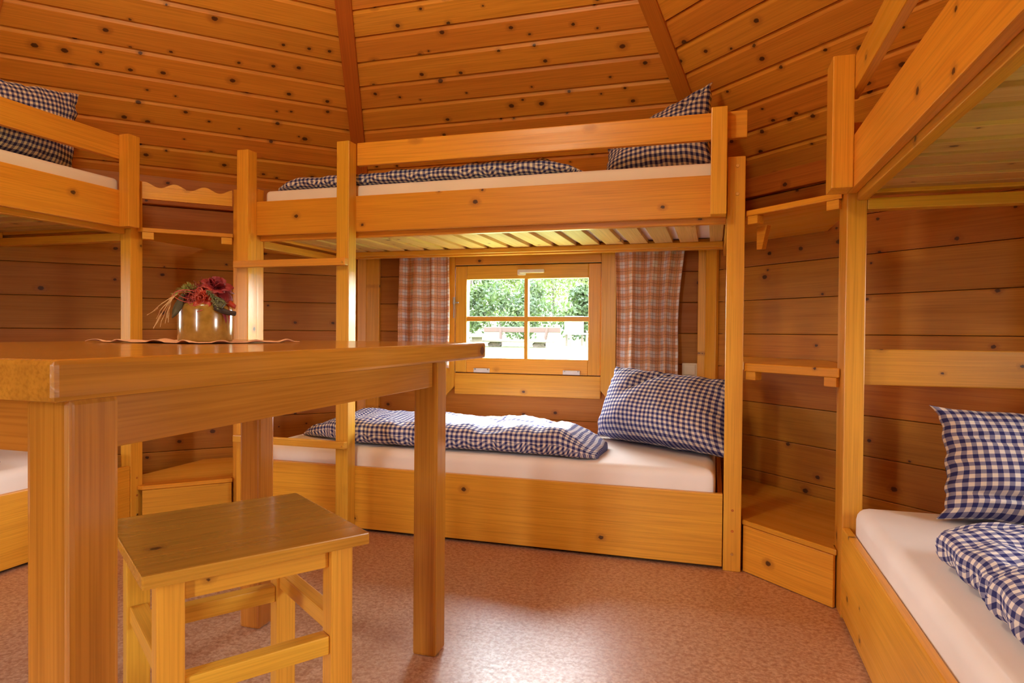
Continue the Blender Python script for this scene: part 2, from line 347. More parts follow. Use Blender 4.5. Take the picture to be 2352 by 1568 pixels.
def tube_mesh(bm, pts, r, seg=5, taper=1.0):
    pts = [Vector(p) for p in pts]; rings = []
    for i, p in enumerate(pts):
        d = (pts[min(i+1, len(pts)-1)]-pts[max(i-1, 0)]).normalized()
        a = d.orthogonal().normalized(); b = d.cross(a); rr = r*(1+(taper-1)*i/(len(pts)-1))
        rings.append([bm.verts.new(p+a*math.cos(2*math.pi*k/seg)*rr+b*math.sin(2*math.pi*k/seg)*rr) for k in range(seg)])
    for i in range(len(rings)-1):
        for k in range(seg): bm.faces.new((rings[i][k], rings[i][(k+1) % seg], rings[i+1][(k+1) % seg], rings[i+1][k]))
    bm.faces.new(rings[0][::-1]); bm.faces.new(rings[-1])
def bm_obj(name, bm, mat, parent=None, mw=None, smooth=False):
    bmesh.ops.recalc_face_normals(bm, faces=bm.faces[:])
    me = bpy.data.meshes.new(name); bm.to_mesh(me); bm.free()
    if smooth:
        for p in me.polygons: p.use_smooth = True
    return link(name, me, mat, parent, mw)

# ------------------------------------------------------------------ the hut: an octagon, centre CX, CY
CX, CY, AP = -0.015, -1.364, 2.284
HW = AP*math.tan(math.pi/8)
WT = 1.60                                   # eaves height
def wall_frame(k):
    """Frame of wall k (0 north, then clockwise): x to the right seen from inside, y outwards, z up; origin mid wall on the floor."""
    a = -k*math.pi/4; n = Vector((-math.sin(a), math.cos(a), 0)); x = Vector((math.cos(a), math.sin(a), 0)); o = Vector((CX, CY, 0))+n*AP
    return Matrix.Translation(o) @ Matrix((x, n, Vector((0, 0, 1)))).transposed().to_4x4()
floor_pts = [(CX+(AP+0.15)/math.cos(math.pi/8)*math.sin(math.pi/8+k*math.pi/4), CY+(AP+0.15)/math.cos(math.pi/8)*math.cos(math.pi/8+k*math.pi/4)) for k in range(8)]
fl = structure(prism('floor', None, floor_pts, -0.06, 0.0, M_FLOOR, bev=0))

SEAMS = [0.0, 0.08, 0.235, 0.39, 0.545, 0.70, 0.855, 1.01, 1.165, 1.32, 1.475]
NAMES = ['north', 'northeast', 'east', 'southeast', 'south', 'southwest', 'west', 'northwest']
WIN = (0.405, 0.633, 1.215)
def solid_wall(name, parent, fr, hole, y0, y1, mat, z1=1.75):
    bm = bmesh.new()
    def b(x0, x1, za, zb):
        r = bmesh.ops.create_cube(bm, size=1)
        for v in r['verts']: v.co = fr @ Vector(((x0+x1)/2+v.co.x*(x1-x0), (y0+y1)/2+v.co.y*(y1-y0), (za+zb)/2+v.co.z*(zb-za)))
    e = HW+y1*math.tan(math.pi/8)
    if hole is None: b(-e, e, 0, z1)
    else:
        hx0, hx1, h0, h1 = hole
        b(-e, hx0, 0, z1); b(hx1, e, 0, z1); b(hx0, hx1, h1, z1)
        if h0 > 0: b(hx0, hx1, 0, h0)
    return bm_obj(name, bm, mat, parent)
WALLS = []
for k in range(8):
    fr = wall_frame(k); root = structure(empty('wall_'+NAMES[k], fr @ Vector((0, 0, 0)))); WALLS.append(root)
    off = 0.0 if k else 0.015               # the bunks' middle, not the wall's, sets the window
    hw = {0: WIN[0], 2: 0.26, 6: 0.21}.get(k)
    hole = (off-hw, off+hw, WIN[1], WIN[2]) if hw else ((-0.09, 0.09, 0.0, 1.52) if k == 4 else None)
    solid_wall('backing', root, fr, hole, 0.031, 0.09, M_DARK)
    for i in range(len(SEAMS)-1):
        z0, z1 = SEAMS[i], SEAMS[i+1]
        spans = [(-HW, HW)]
        if hw and z1 > WIN[1]-0.05 and z0 < WIN[2]+0.02: spans = [(-HW, off-hw-0.025), (off+hw+0.025, HW)]
        if k == 4: spans = [(-HW, -0.092), (0.092, HW)]
        for x0, x1 in spans:
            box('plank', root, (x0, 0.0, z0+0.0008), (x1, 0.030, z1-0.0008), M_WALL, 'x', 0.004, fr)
    if k != 4: box('plank', root, (-HW, 0.0, 1.4758), (HW, 0.030, 1.645), M_WALL, 'x', 0.004, fr)
    else:
        for x0, x1 in ((-HW, -0.092), (0.092, HW)): box('plank', root, (x0, 0.0, 1.4758), (x1, 0.030, 1.645), M_WALL, 'x', 0.004, fr)
    if k != 4: box('top_plate', root, (-HW+0.004, -0.022, 1.478), (HW-0.004, -0.0002, 1.566), M_WALL, 'x', 0.004, fr)
# corner boards, on both sides of the two far corners
f0, f1, f7 = wall_frame(0), wall_frame(1), wall_frame(7)
box('corner_board', WALLS[0], (-HW+0.001, -0.019, 0.02), (-HW+0.088, -0.0005, 1.476), M_FURN, 'z', 0.003, f0)
box('corner_board', WALLS[0], (HW-0.046, -0.019, 0.02), (HW-0.009, -0.0005, 1.476), M_FURN, 'z', 0.003, f0)
box('corner_board', WALLS[1], (-HW+0.001, -0.019, 0.02), (-HW+0.075, -0.0005, 1.476), M_FURN, 'z', 0.003, f1)
box('corner_board', WALLS[7], (HW-0.06, -0.019, 0.02), (HW-0.009, -0.0005, 1.476), M_FURN, 'z', 0.003, f7)

# ceiling: eight sloping panels of boards up to a point, hip boards between them
APEX = Vector((CX+0.015, CY, 3.70)); RZ = 1.60
hxN = 0.98
def ring(i, z):
    """Roof corner i (between panel i and i+1, clockwise from north) at height z."""
    base = [(hxN, 0.92), (2.31, CY+hxN), (2.31, CY-hxN), (hxN, CY-2.284), (-hxN, CY-2.284), (-2.31, CY-hxN), (-2.31, CY+hxN), (-hxN, 0.92)][i % 8]
    t = (z-RZ)/(APEX.z-RZ); b = Vector((base[0], base[1], RZ)); return b+(APEX-b)*t
ceil = structure(empty('ceiling', (0, CY, RZ)))
DZ = 0.0795; Z0 = 1.582
for k in range(8):
    a0, a1 = ring(k-1, RZ-0.08), ring(k, RZ-0.08); xdir = (a1-a0).normalized()
    mid = (a0+a1)/2; sl_ = (APEX-mid); ydir = (sl_-xdir*sl_.dot(xdir)).normalized(); nrm = xdir.cross(ydir).normalized()   # outward or inward
    if nrm.z > 0: inn = -nrm
    else: inn = nrm
    rows = 27 if k in (0, 1, 7) else 1
    zs = [Z0+DZ*i for i in range(-1, 28)] if rows == 27 else [1.52, 3.70]
    for i in range(len(zs)-1):
        za, zb = zs[i], min(zs[i+1], 3.699)
        A, B, Cc, D = ring(k-1, za), ring(k, za), ring(k, zb), ring(k-1, zb)
        w = (D-A).dot(ydir); O = (A+B)/2
        mw = Matrix.Translation(O) @ Matrix((xdir, ydir, xdir.cross(ydir))).transposed().to_4x4(); s = -1 if inn.dot(xdir.cross(ydir)) < 0 else 1
        prof = [(0.002, -0.004), (0.004, 0), (w-0.019, 0), (w-0.002, -0.0115), (w-0.002, -0.018), (0.002, -0.018)]
        if rows == 1: prof = [(0, 0), (w, 0), (w, -0.018), (0, -0.018)]
        vs = []
        La, Lb = (B-A).length/2, (Cc-D).length/2
        for sgn in (-1, 1):
            for (py, pz) in prof:
                h = La+(Lb-La)*py/w; vs.append((sgn*h, py, pz*s))
        n = len(prof); fs = [tuple(range(n)), tuple(range(2*n-1, n-1, -1))]+[(j, n+j, n+(j+1) % n, (j+1) % n) for j in range(n)]
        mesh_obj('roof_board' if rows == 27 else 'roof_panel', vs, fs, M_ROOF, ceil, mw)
# dark felt laid over the boards, one closed pyramid
lo_ = [ring(i, RZ-0.10)+Vector((0, 0, 0.055)) for i in range(8)]
hi_ = [v+Vector((0, 0, 0.03)) for v in lo_]
mesh_obj('roof_felt', lo_+[APEX+Vector((0, 0, 0.055))]+hi_+[APEX+Vector((0, 0, 0.085))],
         [(i, (i+1) % 8, 8) for i in range(8)]+[(9+(i+1) % 8, 9+i, 17) for i in range(8)]+[(i, 9+i, 9+(i+1) % 8, (i+1) % 8) for i in range(8)], M_DARK, ceil)
for i in range(8):
    lo, hi = ring(i, 1.60), ring(i, 3.62); d = (hi-lo).normalized()
    inward = Vector((CX, CY, 0))-Vector((lo.x, lo.y, 0)); inward.normalize(); nn = (inward-d*inward.dot(d)).normalized()
    beam('hip_board', ceil, lo+nn*0.010, hi+nn*0.010, 0.072, 0.022, M_HIP, nn, 0.002)

# ------------------------------------------------------------------ the window behind the middle bunk
def window(idx, k, off, HWn):
    fr = wall_frame(k) @ Matrix.Translation((off, 0, 0))
    w = structure(empty('window_%d' % idx, fr @ Vector((0, 0, 0.633))))
    zb, zt = 0.633, 1.215; gx, gb, gt = HWn-0.066, 0.714, 1.141
    bx = lambda n, lo, hi, g, mat=M_CLEAR, b=0.004: box(n, w, lo, hi, mat, g, b, fr)
    bx('sash_stile', (-HWn, -0.018, zb), (-gx, 0.03, zt), 'z'); bx('sash_stile', (gx, -0.018, zb), (HWn, 0.03, zt), 'z')
    bx('sash_rail', (-gx, -0.018, zb), (gx, 0.03, gb), 'x'); bx('sash_rail', (-gx, -0.018, gt), (gx, 0.03, zt), 'x')
    bx('glazing_bar', (-0.010, -0.012, gb), (0.010, 0.024, gt), 'z', b=0.002)
    bx('glazing_bar', (-gx, -0.010, 0.913), (-0.010, 0.022, 0.939), 'x', b=0.002); bx('glazing_bar', (0.010, -0.010, 0.913), (gx, 0.022, 0.939), 'x', b=0.002)
    for (x0, x1) in ((-gx+0.001, -0.009), (0.009, gx-0.001)):
        for (a, b_) in ((gb+0.001, 0.914), (0.938, gt-0.001)):
            bx('pane', (x0, 0.004, a), (x1, 0.008, b_), 'x', M_GLASS, 0)
    # casing, header and sill board
    for s in (-1, 1):
        xs = [(HWn+0.003, 1.31), (HWn+0.079, 1.31), (HWn+0.079, 0.492), (HWn+0.059, 0.492), (HWn+0.003, 0.556)]
        pts = [(s*x, z) for x, z in xs]
        if s < 0: pts = pts[::-1]
        vs = [(x, -0.024, z) for x, z in pts]+[(x, -0.001, z) for x, z in pts]; n = len(pts)
        fs = [tuple(range(n)), tuple(range(2*n-1, n-1, -1))]+[(j, n+j, n+(j+1) % n, (j+1) % n) for j in range(n)]
        # local X along the grain (upright)
        rm = GR['z'].to_4x4(); vs = [rm.inverted() @ Vector(v) for v in vs]
        o = mesh_obj('casing', vs, fs, M_FURN, w, fr @ rm); 
    bx('casing_header', (-HWn-0.002, -0.024, 1.220), (HWn+0.002, -0.001, 1.31), 'x', M_FURN)
    bx('sill_board', (-HWn-0.002, -0.020, 0.512), (HWn+0.002, -0.001, 0.628), 'x', M_FURN)
    # white handle, hinges, stay hook
    h = bx('handle', (-0.045, -0.034, 1.158), (0.002, -0.0185, 1.190), 'x', M_WHITE, 0.007)
    box('handle_grip', h, (-0.03, -0.050, 1.168), (0.107, -0.0345, 1.188), M_WHITE, 'x', 0.007, fr)
    for x in (-0.158-0.4*(HWn-0.186), 0.166+0.4*(HWn-0.186)):
        hg = bx('hinge', (x-0.046, -0.030, 0.634), (x+0.046, -0.0185, 0.657), 'x', M_WHITE, 0.003)
        for dx in (-0.036, 0.036): disc('hinge_pin', hg, fr @ Vector((x+dx, -0.031, 0.652)), (0, -1, 0), 0.004, 0.002, M_STEEL)
    st = bx('stay_hook', (-HWn-0.009, -0.040, 1.005), (-HWn+0.003, -0.0245, 1.045), 'z', M_STEEL, 0.003)
    box('stay_arm', st, (-HWn-0.008, -0.034, 0.93), (-HWn-0.002, -0.028, 1.01), M_STEEL, 'z', 0.002, fr); box('stay_knob', st, (-HWn+0.003, -0.038, 1.01), (-HWn+0.025, -0.030, 1.018), M_STEEL, 'x', 0.002, fr)
window(1, 0, 0.015, 0.403); window(2, 2, 0, 0.258); window(3, 6, 0, 0.208)
fr4 = wall_frame(4); dr = structure(empty('door_1', fr4 @ Vector((0, 0, 0))))
for lo, hi, g in (((-0.15, -0.02, 0), (-0.09, 0.09, 1.58), 'z'), ((0.09, -0.02, 0), (0.15, 0.09, 1.58), 'z'), ((-0.09, -0.02, 1.52), (0.09, 0.09, 1.58), 'x')):
    box('door_frame', dr, lo, hi, M_CLEAR, g, 0.004, fr4)

# ------------------------------------------------------------------ bunks; frame: u along the bed, v into it, z up
ZB = dict(bb=0.013, bt=0.276, lb=1.277, lt=1.428, ub=1.555, ut=1.651)
def bunk(loc, rot, label, ladder, left_stub, rail_end, board_slots):
    t = empty('bunk_bed', loc, rot); fr = wmat(t); tag(t, label, 'bunk bed', 'built-in pine bunk beds')
    bx = lambda n, lo, hi, g, mat=M_FURN, b=0.003, par=None: box(n, par or t, lo, hi, mat, g, b, fr)
    pr = bx('post', (1.003, 0.0, 0.0), (1.064, 0.055, 1.489), 'z', M_CLEAR)
    pl_ = bx('post', (-1.124, 0.0, 0.0), (-1.002, 0.055, 1.489), 'z', M_CLEAR)
    for z in (1.455, 1.355): disc('screw', pr, fr @ Vector((1.037, -0.001, z)), fr.to_3x3() @ Vector((0, -1, 0)), 0.0065, 0.003, M_BRASS)
    disc('screw', pr, fr @ Vector((1.034, -0.001, 0.062)), fr.to_3x3() @ Vector((0, -1, 0)), 0.0055, 0.003, M_BRASS)
    for z in (0.145, 0.22): disc('wood_plug', pr, fr @ Vector((1.034, -0.0005, z)), fr.to_3x3() @ Vector((0, -1, 0)), 0.005, 0.002, M_HIP)
    bx('post', (1.003, 0.85, 0.0), (1.064, 0.888, 1.30), 'z'); bx('post', (-1.064, 0.85, 0.0), (-1.003, 0.888, 1.30), 'z')
    bx('lower_board', (-1.0, 0.0, ZB['bb']), (1.0, 0.022, ZB['bt']), 'x')
    bx('bed_base', (-1.0, 0.023, 0.16), (1.0, 0.88, 0.178), 'x', M_SLAT)
    bx('toe_board', (-0.99, 0.03, 0.0), (0.99, 0.05, 0.158), 'x', M_DARK)
    bx('end_board', (-1.0, 0.03, 0.18), (-0.982, 0.845, 0.26), 'y'); bx('end_board', (0.982, 0.03, 0.18), (1.0, 0.845, 0.26), 'y')
    bx('side_rail', (-1.0, 0.0, ZB['lb']), (1.0, 0.026, ZB['lt']), 'x')
    bx('guard_rail', (-0.494 if ladder else -1.0, 0.0, ZB['ub']), (rail_end, 0.026, ZB['ut']), 'x', M_CLEAR)
    st = bx('guard_post', (0.945, -0.052, 1.277), (1.000, -0.0005, 1.655), 'z', M_CLEAR)
    if left_stub: bx('guard_post', (-1.006, -0.058, 1.277), (-0.905, -0.0005, 1.655), 'z', M_CLEAR)
    # slat ledges, beam along the wall and slats
    bx('slat_ledge', (-1.0, 0.027, 1.255), (1.0, 0.055, 1.286), 'x'); 
    bx('wall_beam', (-1.0, 0.755, 1.254), (1.0, 0.80, 1.300), 'x'); bx('slat_ledge', (-1.0, 0.73, 1.262), (1.0, 0.7545, 1.286), 'x', M_CLEAR)
    for x in (-1.045, 1.001):
        bx('cross_bar', (x, 0.056, 1.228), (x+0.044, 0.849, 1.262), 'y', M_CLEAR); bx('cross_bar', (x, 0.056, 1.2755), (x+0.044, 0.80, 1.304), 'y', M_CLEAR)
    for s in (-1, 1):
        bx('end_rail', (s*1.0 if s < 0 else 0.984, 0.056, 1.306), (-0.984 if s < 0 else 1.0, 0.80, 1.40), 'y')
    pitch = 0.1168
    for i in range(16):
        u = 0.846-i*pitch
        bx('slat', (u-0.042, 0.030, 1.2865), (u+0.042, 0.775, 1.3045), 'y', M_SLAT, 0.002)
    for s in (-0.976, 0.962):
        bx('slat', (s-0.022, 0.030, 1.2865), (s+0.034 if s > 0 else s+0.022, 0.775, 1.3045), 'y', M_SLAT, 0.002)
    if board_slots:
        bx('backrest_board', (-1.10, 0.057, 0.702), (-1.075, 0.845, 0.812), 'y')
    if ladder:
        for x in (-1.055, -0.555):
            bx('ladder_stile', (x, -0.060, 0.0), (x+0.059, -0.0005, 1.646), 'z', M_CLEAR)
        for z in (1.127, 0.363):
            g = bx('ladder_rung', (-1.052, -0.088, z), (-0.497, -0.0608, z+0.030), 'x', M_CLEAR)
            disc('screw', g, fr @ Vector((-0.51, -0.0885, z+0.012)), fr.to_3x3() @ Vector((0, -1, 0)), 0.004, 0.002, M_BRASS)
    return t
bunk((0, 0, 0), 0.0, 'pine bunk bed under the window with a ladder at its left end', True, False, 1.068, False)
bunk((1.339, -1.31, 0), -math.pi/2, 'pine bunk bed close by on the right, upper rail running out over the camera', False, True, 1.0, True)
bunk((-1.389, -1.305, 0), math.pi/2, 'pine bunk bed on the left wall behind the table', False, True, 0.99, False)

# ------------------------------------------------------------------ corner shelves between the bunks
def corner(right):
    s = 1 if right else -1
    dx = 1.085
    X0, Y1 = 1.068, (-0.244 if right else -0.276)
    sx = (lambda x: x) if right else (lambda x: -x-0.03)
    def poly(front, inset=0.0, xo=X0):
        e = 1.852
        if right: return [(xo, front-xo), (xo, e-xo-0.01), (1.40, e-1.40-0.01), (1.40, -0.182), (1.337, -0.182), (1.337, -0.246), (front+0.246, -0.246)]
        return [(1.106, front-1.106), (1.127, -0.003), (1.127, e-1.127-0.01), (1.55, e-1.55-0.01), (1.55, -0.238), (1.3875, -0.238), (1.3875, -0.272), (front+0.272, -0.272)]
    def tr(pts):
        q = [(s*x, y) for x, y in pts]
        return q if right else q[::-1]
    ax = (1, -1) if right else (1, 1)
    xo = 1.068 if right else 1.106
    side = 'right' if right else 'left'
    where = 'between the window bunk and the right-hand bunk' if right else 'between the left bunk and the window bunk'
    fd = (Vector((1, -1, 0)) if right else Vector((-1, -1, 0))).normalized()     # along the front, from the window bunk outwards
    n = (Vector((1, 1, 0)) if right else Vector((-1, 1, 0))).normalized()        # away from the room
    fr = Matrix.Translation(n*(dx/math.sqrt(2))) @ Matrix((fd if right else -fd, n, Vector((0, 0, 1)))).transposed().to_4x4()
    def tofr(x, y): v = fr.inverted() @ Vector((x, y, 0)); return v.x
    a, b = sorted((tofr(s*xo, dx-xo), tofr(s*(dx-Y1), Y1)))
    a += 0.004; b -= 0.004
    def shelf(name, z0, z1, label, blocks):
        t = empty(name, (s*1.2, -0.1, z0)); tag(t, label, 'shelf')
        prism('shelf_board', t, tr(poly(dx, xo=xo)), z0, z1, M_FURN, 0.002, None, ax)
        if blocks:
            box('support_block', t, (a+0.0, 0.003, z0-0.030), (a+0.044, 0.035, z0-0.0005), M_CLEAR, 'x', 0.002, fr)
            box('support_block', t, (b-0.044, 0.003, z0-0.030), (b, 0.018, z0-0.0005), M_CLEAR, 'x', 0.002, fr)
        return t
    # low step
    t = empty('corner_step', (s*1.2, -0.1, 0)); tag(t, 'low boxed-in wooden step in the corner '+where, 'step')
    prism('step_top', t, tr([(xo, dx-xo), (xo, 1.84-xo), (2.02, -0.182), (1.337, -0.182), (1.337, -0.246), (dx+0.246, -0.246)]) if right else tr(poly(dx, xo=xo)), 0.168, 0.186, M_FURN, 0.003, None, ax)
    box('step_front', t, (a, 0.001, 0.002), (b, 0.013, 0.167), M_FURN, 'x', 0.002, fr)
    if right: shelf('corner_shelf', 0.722, 0.751, 'small pine corner shelf at pillow height '+where, True)
    ts = shelf('corner_shelf', 1.268 if not right else 1.276, 1.286 if not right else 1.296, ('small high pine corner shelf '+where if right else 'small corner shelf with a wavy edge board, left of the window bunk'), True)
    if right:
        vs = [(a+0.001, 0.05, 1.243), (a+0.046, 0.05, 1.243), (a+0.024, 0.05, 1.16), (a+0.001, 0.05, 1.16)]
        vs = vs+[(x, y+0.02, z) for x, y, z in vs]
        mesh_obj('bracket', vs, [(0, 1, 2, 3), (7, 6, 5, 4), (0, 4, 5, 1), (1, 5, 6, 2), (2, 6, 7, 3), (3, 7, 4, 0)], M_FURN, ts, fr)
    else:
        # scalloped board across the front
        top = []; nseg = 60; z0 = 1.409
        for i in range(nseg+1):
            x = a+(b-a)*i/nseg; f = i/nseg
            top.append((x, 1.470+0.0105*math.cos((f*3.0)*2*math.pi-0.35)))
        vs, fs = [], []
        for (x, z) in top:
            for y in (0.004, 0.022): vs += [(x, y, z0), (x, y, z)]
        for i in range(nseg):
            p, q = i*4, i*4+4
            fs += [(p, q, q+1, p+1), (p+3, q+3, q+2, p+2), (p+1, q+1, q+3, p+3), (p+2, q+2, q, p)]
        fs += [(0, 1, 3, 2), (nseg*4+2, nseg*4+3, nseg*4+1, nseg*4)]
        mesh_obj('wavy_edge_board', vs, fs, M_CLEAR, ts, fr)
corner(True); corner(False)

# ------------------------------------------------------------------ mattresses
def rounded_box(name, lo, hi, r, mat, frame, seg=4, sub=10):
    lo, hi = Vector(lo), Vector(hi); d = hi-lo; c = (lo+hi)/2
    bm = bmesh.new(); bmesh.ops.create_cube(bm, size=1)
    for v in bm.verts: v.co = Vector((v.co.x*d.x, v.co.y*d.y, v.co.z*d.z))
    bmesh.ops.bevel(bm, geom=bm.edges[:], offset=r, segments=seg, profile=0.5, affect='EDGES')
    me = bpy.data.meshes.new(name); bm.to_mesh(me); bm.free()
    for p in me.polygons: p.use_smooth = True
    return link(name, me, mat, None, frame @ Matrix.Translation(c))
FM = Matrix.Identity(4); FR = Matrix.Translation((1.339, -1.31, 0)) @ Matrix.Rotation(-math.pi/2, 4, 'Z'); FL = Matrix.Translation((-1.389, -1.305, 0)) @ Matrix.Rotation(math.pi/2, 4, 'Z')
for fr, nm, g in ((FM, 'window bunk', 0), (FR, 'right-hand bunk', 0), (FL, 'left bunk', 0)):
    o = rounded_box('mattress', (-0.975, 0.026, 0.1785), (0.975, 0.80, 0.352), 0.036, M_SHEET, fr); tag(o, 'mattress in a white sheet, lower berth of the '+nm, 'mattress', 'mattresses in white sheets')
    o = rounded_box('mattress', (-0.978, 0.030, 1.305), (0.978, 0.80, 1.482), 0.02, M_SHEET, fr); tag(o, 'mattress in a white sheet, upper berth of the '+nm, 'mattress', 'mattresses in white sheets')

# ------------------------------------------------------------------ gingham pillows and duvets
def pillow(name, BL, BR, TR, TL, thick, label, seed, sag=0.35, pinch=0.06, creases=(), ears=0.0, n=72):
    BL, BR, TR, TL = (Vector(p) for p in (BL, BR, TR, TL))
    nrm = ((BR-BL)+(TR-TL)).cross((TL-BL)+(TR-BR)).normalized()
    Wd = ((BR-BL).length+(TR-TL).length)/2; Hd = ((TL-BL).length+(TR-BR).length)/2
    ux, uy = ((BR-BL)+(TR-TL)).normalized(), ((TL-BL)+(TR-BR)).normalized()
    def P(u, v):
        cu, cv = 2*u-1, 2*v-1
        uu = 0.5+(u-0.5)*(1-pinch*(1-cv*cv)); vv = 0.5+(v-0.5)*(1-pinch*(1-cu*cu))
        p = BL*(1-uu)*(1-vv)+BR*uu*(1-vv)+TR*uu*vv+TL*(1-uu)*vv
        # the hem wanders a little, and the corners poke out
        eu, ev = max(0, abs(cu)*6-5), max(0, abs(cv)*6-5)
        p = p+ux*eu*0.010*noise.noise(Vector((seed, v*9, cu)))*(1 if cu > 0 else -1)+uy*ev*0.010*noise.noise(Vector((u*9, seed, cv)))
        k = ears*max(0, abs(cu)-0.86)*max(0, abs(cv)-0.86)/0.0196
        return p+(ux*math.copysign(1, cu)*0.6+uy*math.copysign(1, cv)*0.25)*k
    vs, uvs, fs = [], [], []
    for side in (1, -1):
        for j in range(n+1):
            for i in range(n+1):
                u, v = i/n, j/n
                u, v = 0.5+0.5*math.sin(math.pi*(u-0.5))*0.35+(u-0.5)*0.65, 0.5+0.5*math.sin(math.pi*(v-0.5))*0.35+(v-0.5)*0.65
                cu, cv = min(1, abs(2*u-1)), min(1, abs(2*v-1))
                pr = (max(0, 1-cu**2.6)*max(0, 1-cv**2.6))**0.5*(1+sag*(0.5-v))
                p = P(u, v)
                q = Vector((u*Wd*7+seed*3.1, v*Hd*7, side*2+seed))
                wr = noise.noise(q)*0.5+0.3*noise.noise(q*2.3)
                # folds run in from the hems, strongest near them
                fu, fv = max(0, 1-(1-cu)*2.6), max(0, 1-(1-cv)*2.6)
                rip = fv*(noise.noise(Vector((u*Wd*34+seed, v*Hd*5, seed)))+0.5*math.sin(u*Wd*80+seed+4*noise.noise(q)))+fu*(noise.noise(Vector((u*Wd*5, v*Hd*34+seed, seed+4)))+0.5*math.sin(v*Hd*80+2*seed+4*noise.noise(q)))
                cre = 0.0
                for (ax, ay, bx_, by, wd, dp) in creases:
                    dx, dy = bx_-ax, by-ay; L2 = dx*dx+dy*dy; t_ = max(0, min(1, ((u-ax)*dx+(v-ay)*dy)/L2)); dd = math.hypot(u-ax-dx*t_, v-ay-dy*t_)
                    cre -= dp*math.exp(-(dd/wd)**2)*math.sin(math.pi*min(1, 0.15+0.85*t_))
                h = side*(thick/2*pr+0.0015)+side*wr*0.026*pr+side*rip*0.0085*min(1, pr*3+0.15)+side*cre*min(1, pr*2)
                vs.append(p+nrm*h); uvs.append((u*Wd+0.003, v*Hd+0.004))
    m1 = (n+1)*(n+1)
    for j in range(n):
        for i in range(n):
            a = j*(n+1)+i; fs.append((a, a+1, a+n+2, a+n+1)); fs.append((m1+a+n+1, m1+a+n+2, m1+a+1, m1+a))
    for i in range(n):
        fs.append((i, m1+i, m1+i+1, i+1)); a = n*(n+1)+i; fs.append((a+1, m1+a+1, m1+a, a))
        a = i*(n+1); fs.append((a+n+1, m1+a+n+1, m1+a, a)); a = i*(n+1)+n; fs.append((a, m1+a, m1+a+n+1, a+n+1))
    o = mesh_obj(name, vs, fs, M_GING, None, None, True, uvs)
    return tag(o, label, 'pillow', 'gingham pillows')
pillow('pillow', (0.440, 0.63, 0.362), (1.035, 0.215, 0.368), (1.045, 0.50, 0.652), (0.535, 0.56, 0.700), 0.34, 'plump blue gingham pillow leaning at the head of the lower berth by the window', 1, sag=0.55, pinch=0.035, creases=((0.50, 1.0, 0.22, 0.58, 0.035, 0.040), (0.44, 1.0, 0.25, 0.72, 0.025, 0.020), (0.62, 1.0, 0.45, 0.8, 0.03, 0.012), (0.9, 0.05, 0.75, 0.3, 0.03, 0.012)))
pillow('pillow', (1.56, -0.455, 0.365), (2.12, -0.56, 0.37), (2.12, -0.42, 0.65), (1.555, -0.40, 0.655), 0.32, 'blue gingham pillow standing upright on the lower right-hand mattress', 2, sag=0.7, pinch=0.06, ears=0.026, creases=((0.0, 0.22, 0.5, 0.10, 0.03, 0.028), (0.02, 0.75, 0.3, 0.6, 0.025, 0.014), (0.3, 1.0, 0.6, 0.75, 0.04, 0.014), (0.75, 1.0, 0.9, 0.7, 0.04, 0.016)))
pillow('pillow', (0.505, 0.30, 1.49), (0.955, 0.30, 1.49), (0.945, 0.40, 1.905), (0.51, 0.42, 1.68), 0.20, 'blue gingham pillow on the upper window berth, one corner above the rail', 3, creases=((0.95, 0.98, 0.7, 0.7, 0.03, 0.02), (0.8, 1.0, 0.75, 0.7, 0.03, 0.012)))
pillow('pillow', (-1.52, -1.02, 1.49), (-1.60, -0.395, 1.495), (-1.62, -0.345, 1.845), (-1.58, -1.0, 1.735), 0.15, 'blue gingham pillow standing on the upper berth of the left bunk', 4)

def duvet(fr, u0, u1, v0, v1, z0, h, label, seed, hfun, vfun=None, nu=90, nc=44, flap=False):
    vs, uvs, fs = [], [], []
    for i in range(nu+1):
        f = i/nu; u = u0+(u1-u0)*f; hh = h*hfun(f); sh = vfun(f) if vfun else (0, 0)
        a, b = v0+sh[0], v1+sh[1]; c, w = (a+b)/2, (b-a)/2; arc = 0
        endf = min(f, 1-f); endk = min(1, endf/0.045); wk = w*(0.86+0.14*math.sqrt(endk)); prev = None
        for k in range(nc+1):
            th = 2*math.pi*k/nc-math.pi/2
            e = 0.42
            x = math.copysign(abs(math.sin(th))**e, math.sin(th)); y = math.copysign(abs(math.cos(th))**0.6, math.cos(th))
            # th=-pi/2 is the front edge (x=-1); over the top to the back, then underneath
            vv = c+x*wk; zz = z0+hh*0.5+y*hh*0.5
            q = Vector((u*5+seed*7, vv*6, zz*5)); nz = noise.noise(q)+0.5*noise.noise(q*2.1)
            topk = max(0, y)
            fine_ = noise.noise(Vector((u*16, vv*30, seed)))-abs(noise.noise(Vector((u*9+3, vv*17, seed))))*1.2; zz += topk*(nz*0.020+fine_*0.009)*min(1, hh/0.05); vv += -abs(x)*(nz*0.012+0.006*math.sin(u*60+seed+5*nz)*(1-topk))
            uu = u+0.010*noise.noise(Vector((vv*8, zz*9, seed)))*(1-endk)*2
            zz = max(zz, z0)
            p = Vector((uu, vv, zz))
            if prev is not None: arc += (p-prev).length
            prev = p
            vs.append(fr @ p); uvs.append((u, arc))
    for i in range(nu):
        for k in range(nc):
            a = i*(nc+1)+k; b = a+nc+1
            fs.append((a, b, b+1, a+1))
    for i in (0, nu):
        c0 = len(vs); pts = [vs[i*(nc+1)+k] for k in range(nc)]; cen = sum(pts, Vector())/nc; vs.append(cen); uvs.append((u0 if i == 0 else u1, 0.1))
        for k in range(nc):
            a, b = i*(nc+1)+k, i*(nc+1)+k+1
            fs.append((a, b, c0) if i == 0 else (b, a, c0))
    o = mesh_obj('duvet', vs, fs, M_GING, None, None, True, uvs)
    return tag(o, label, 'duvet', 'folded gingham duvets')
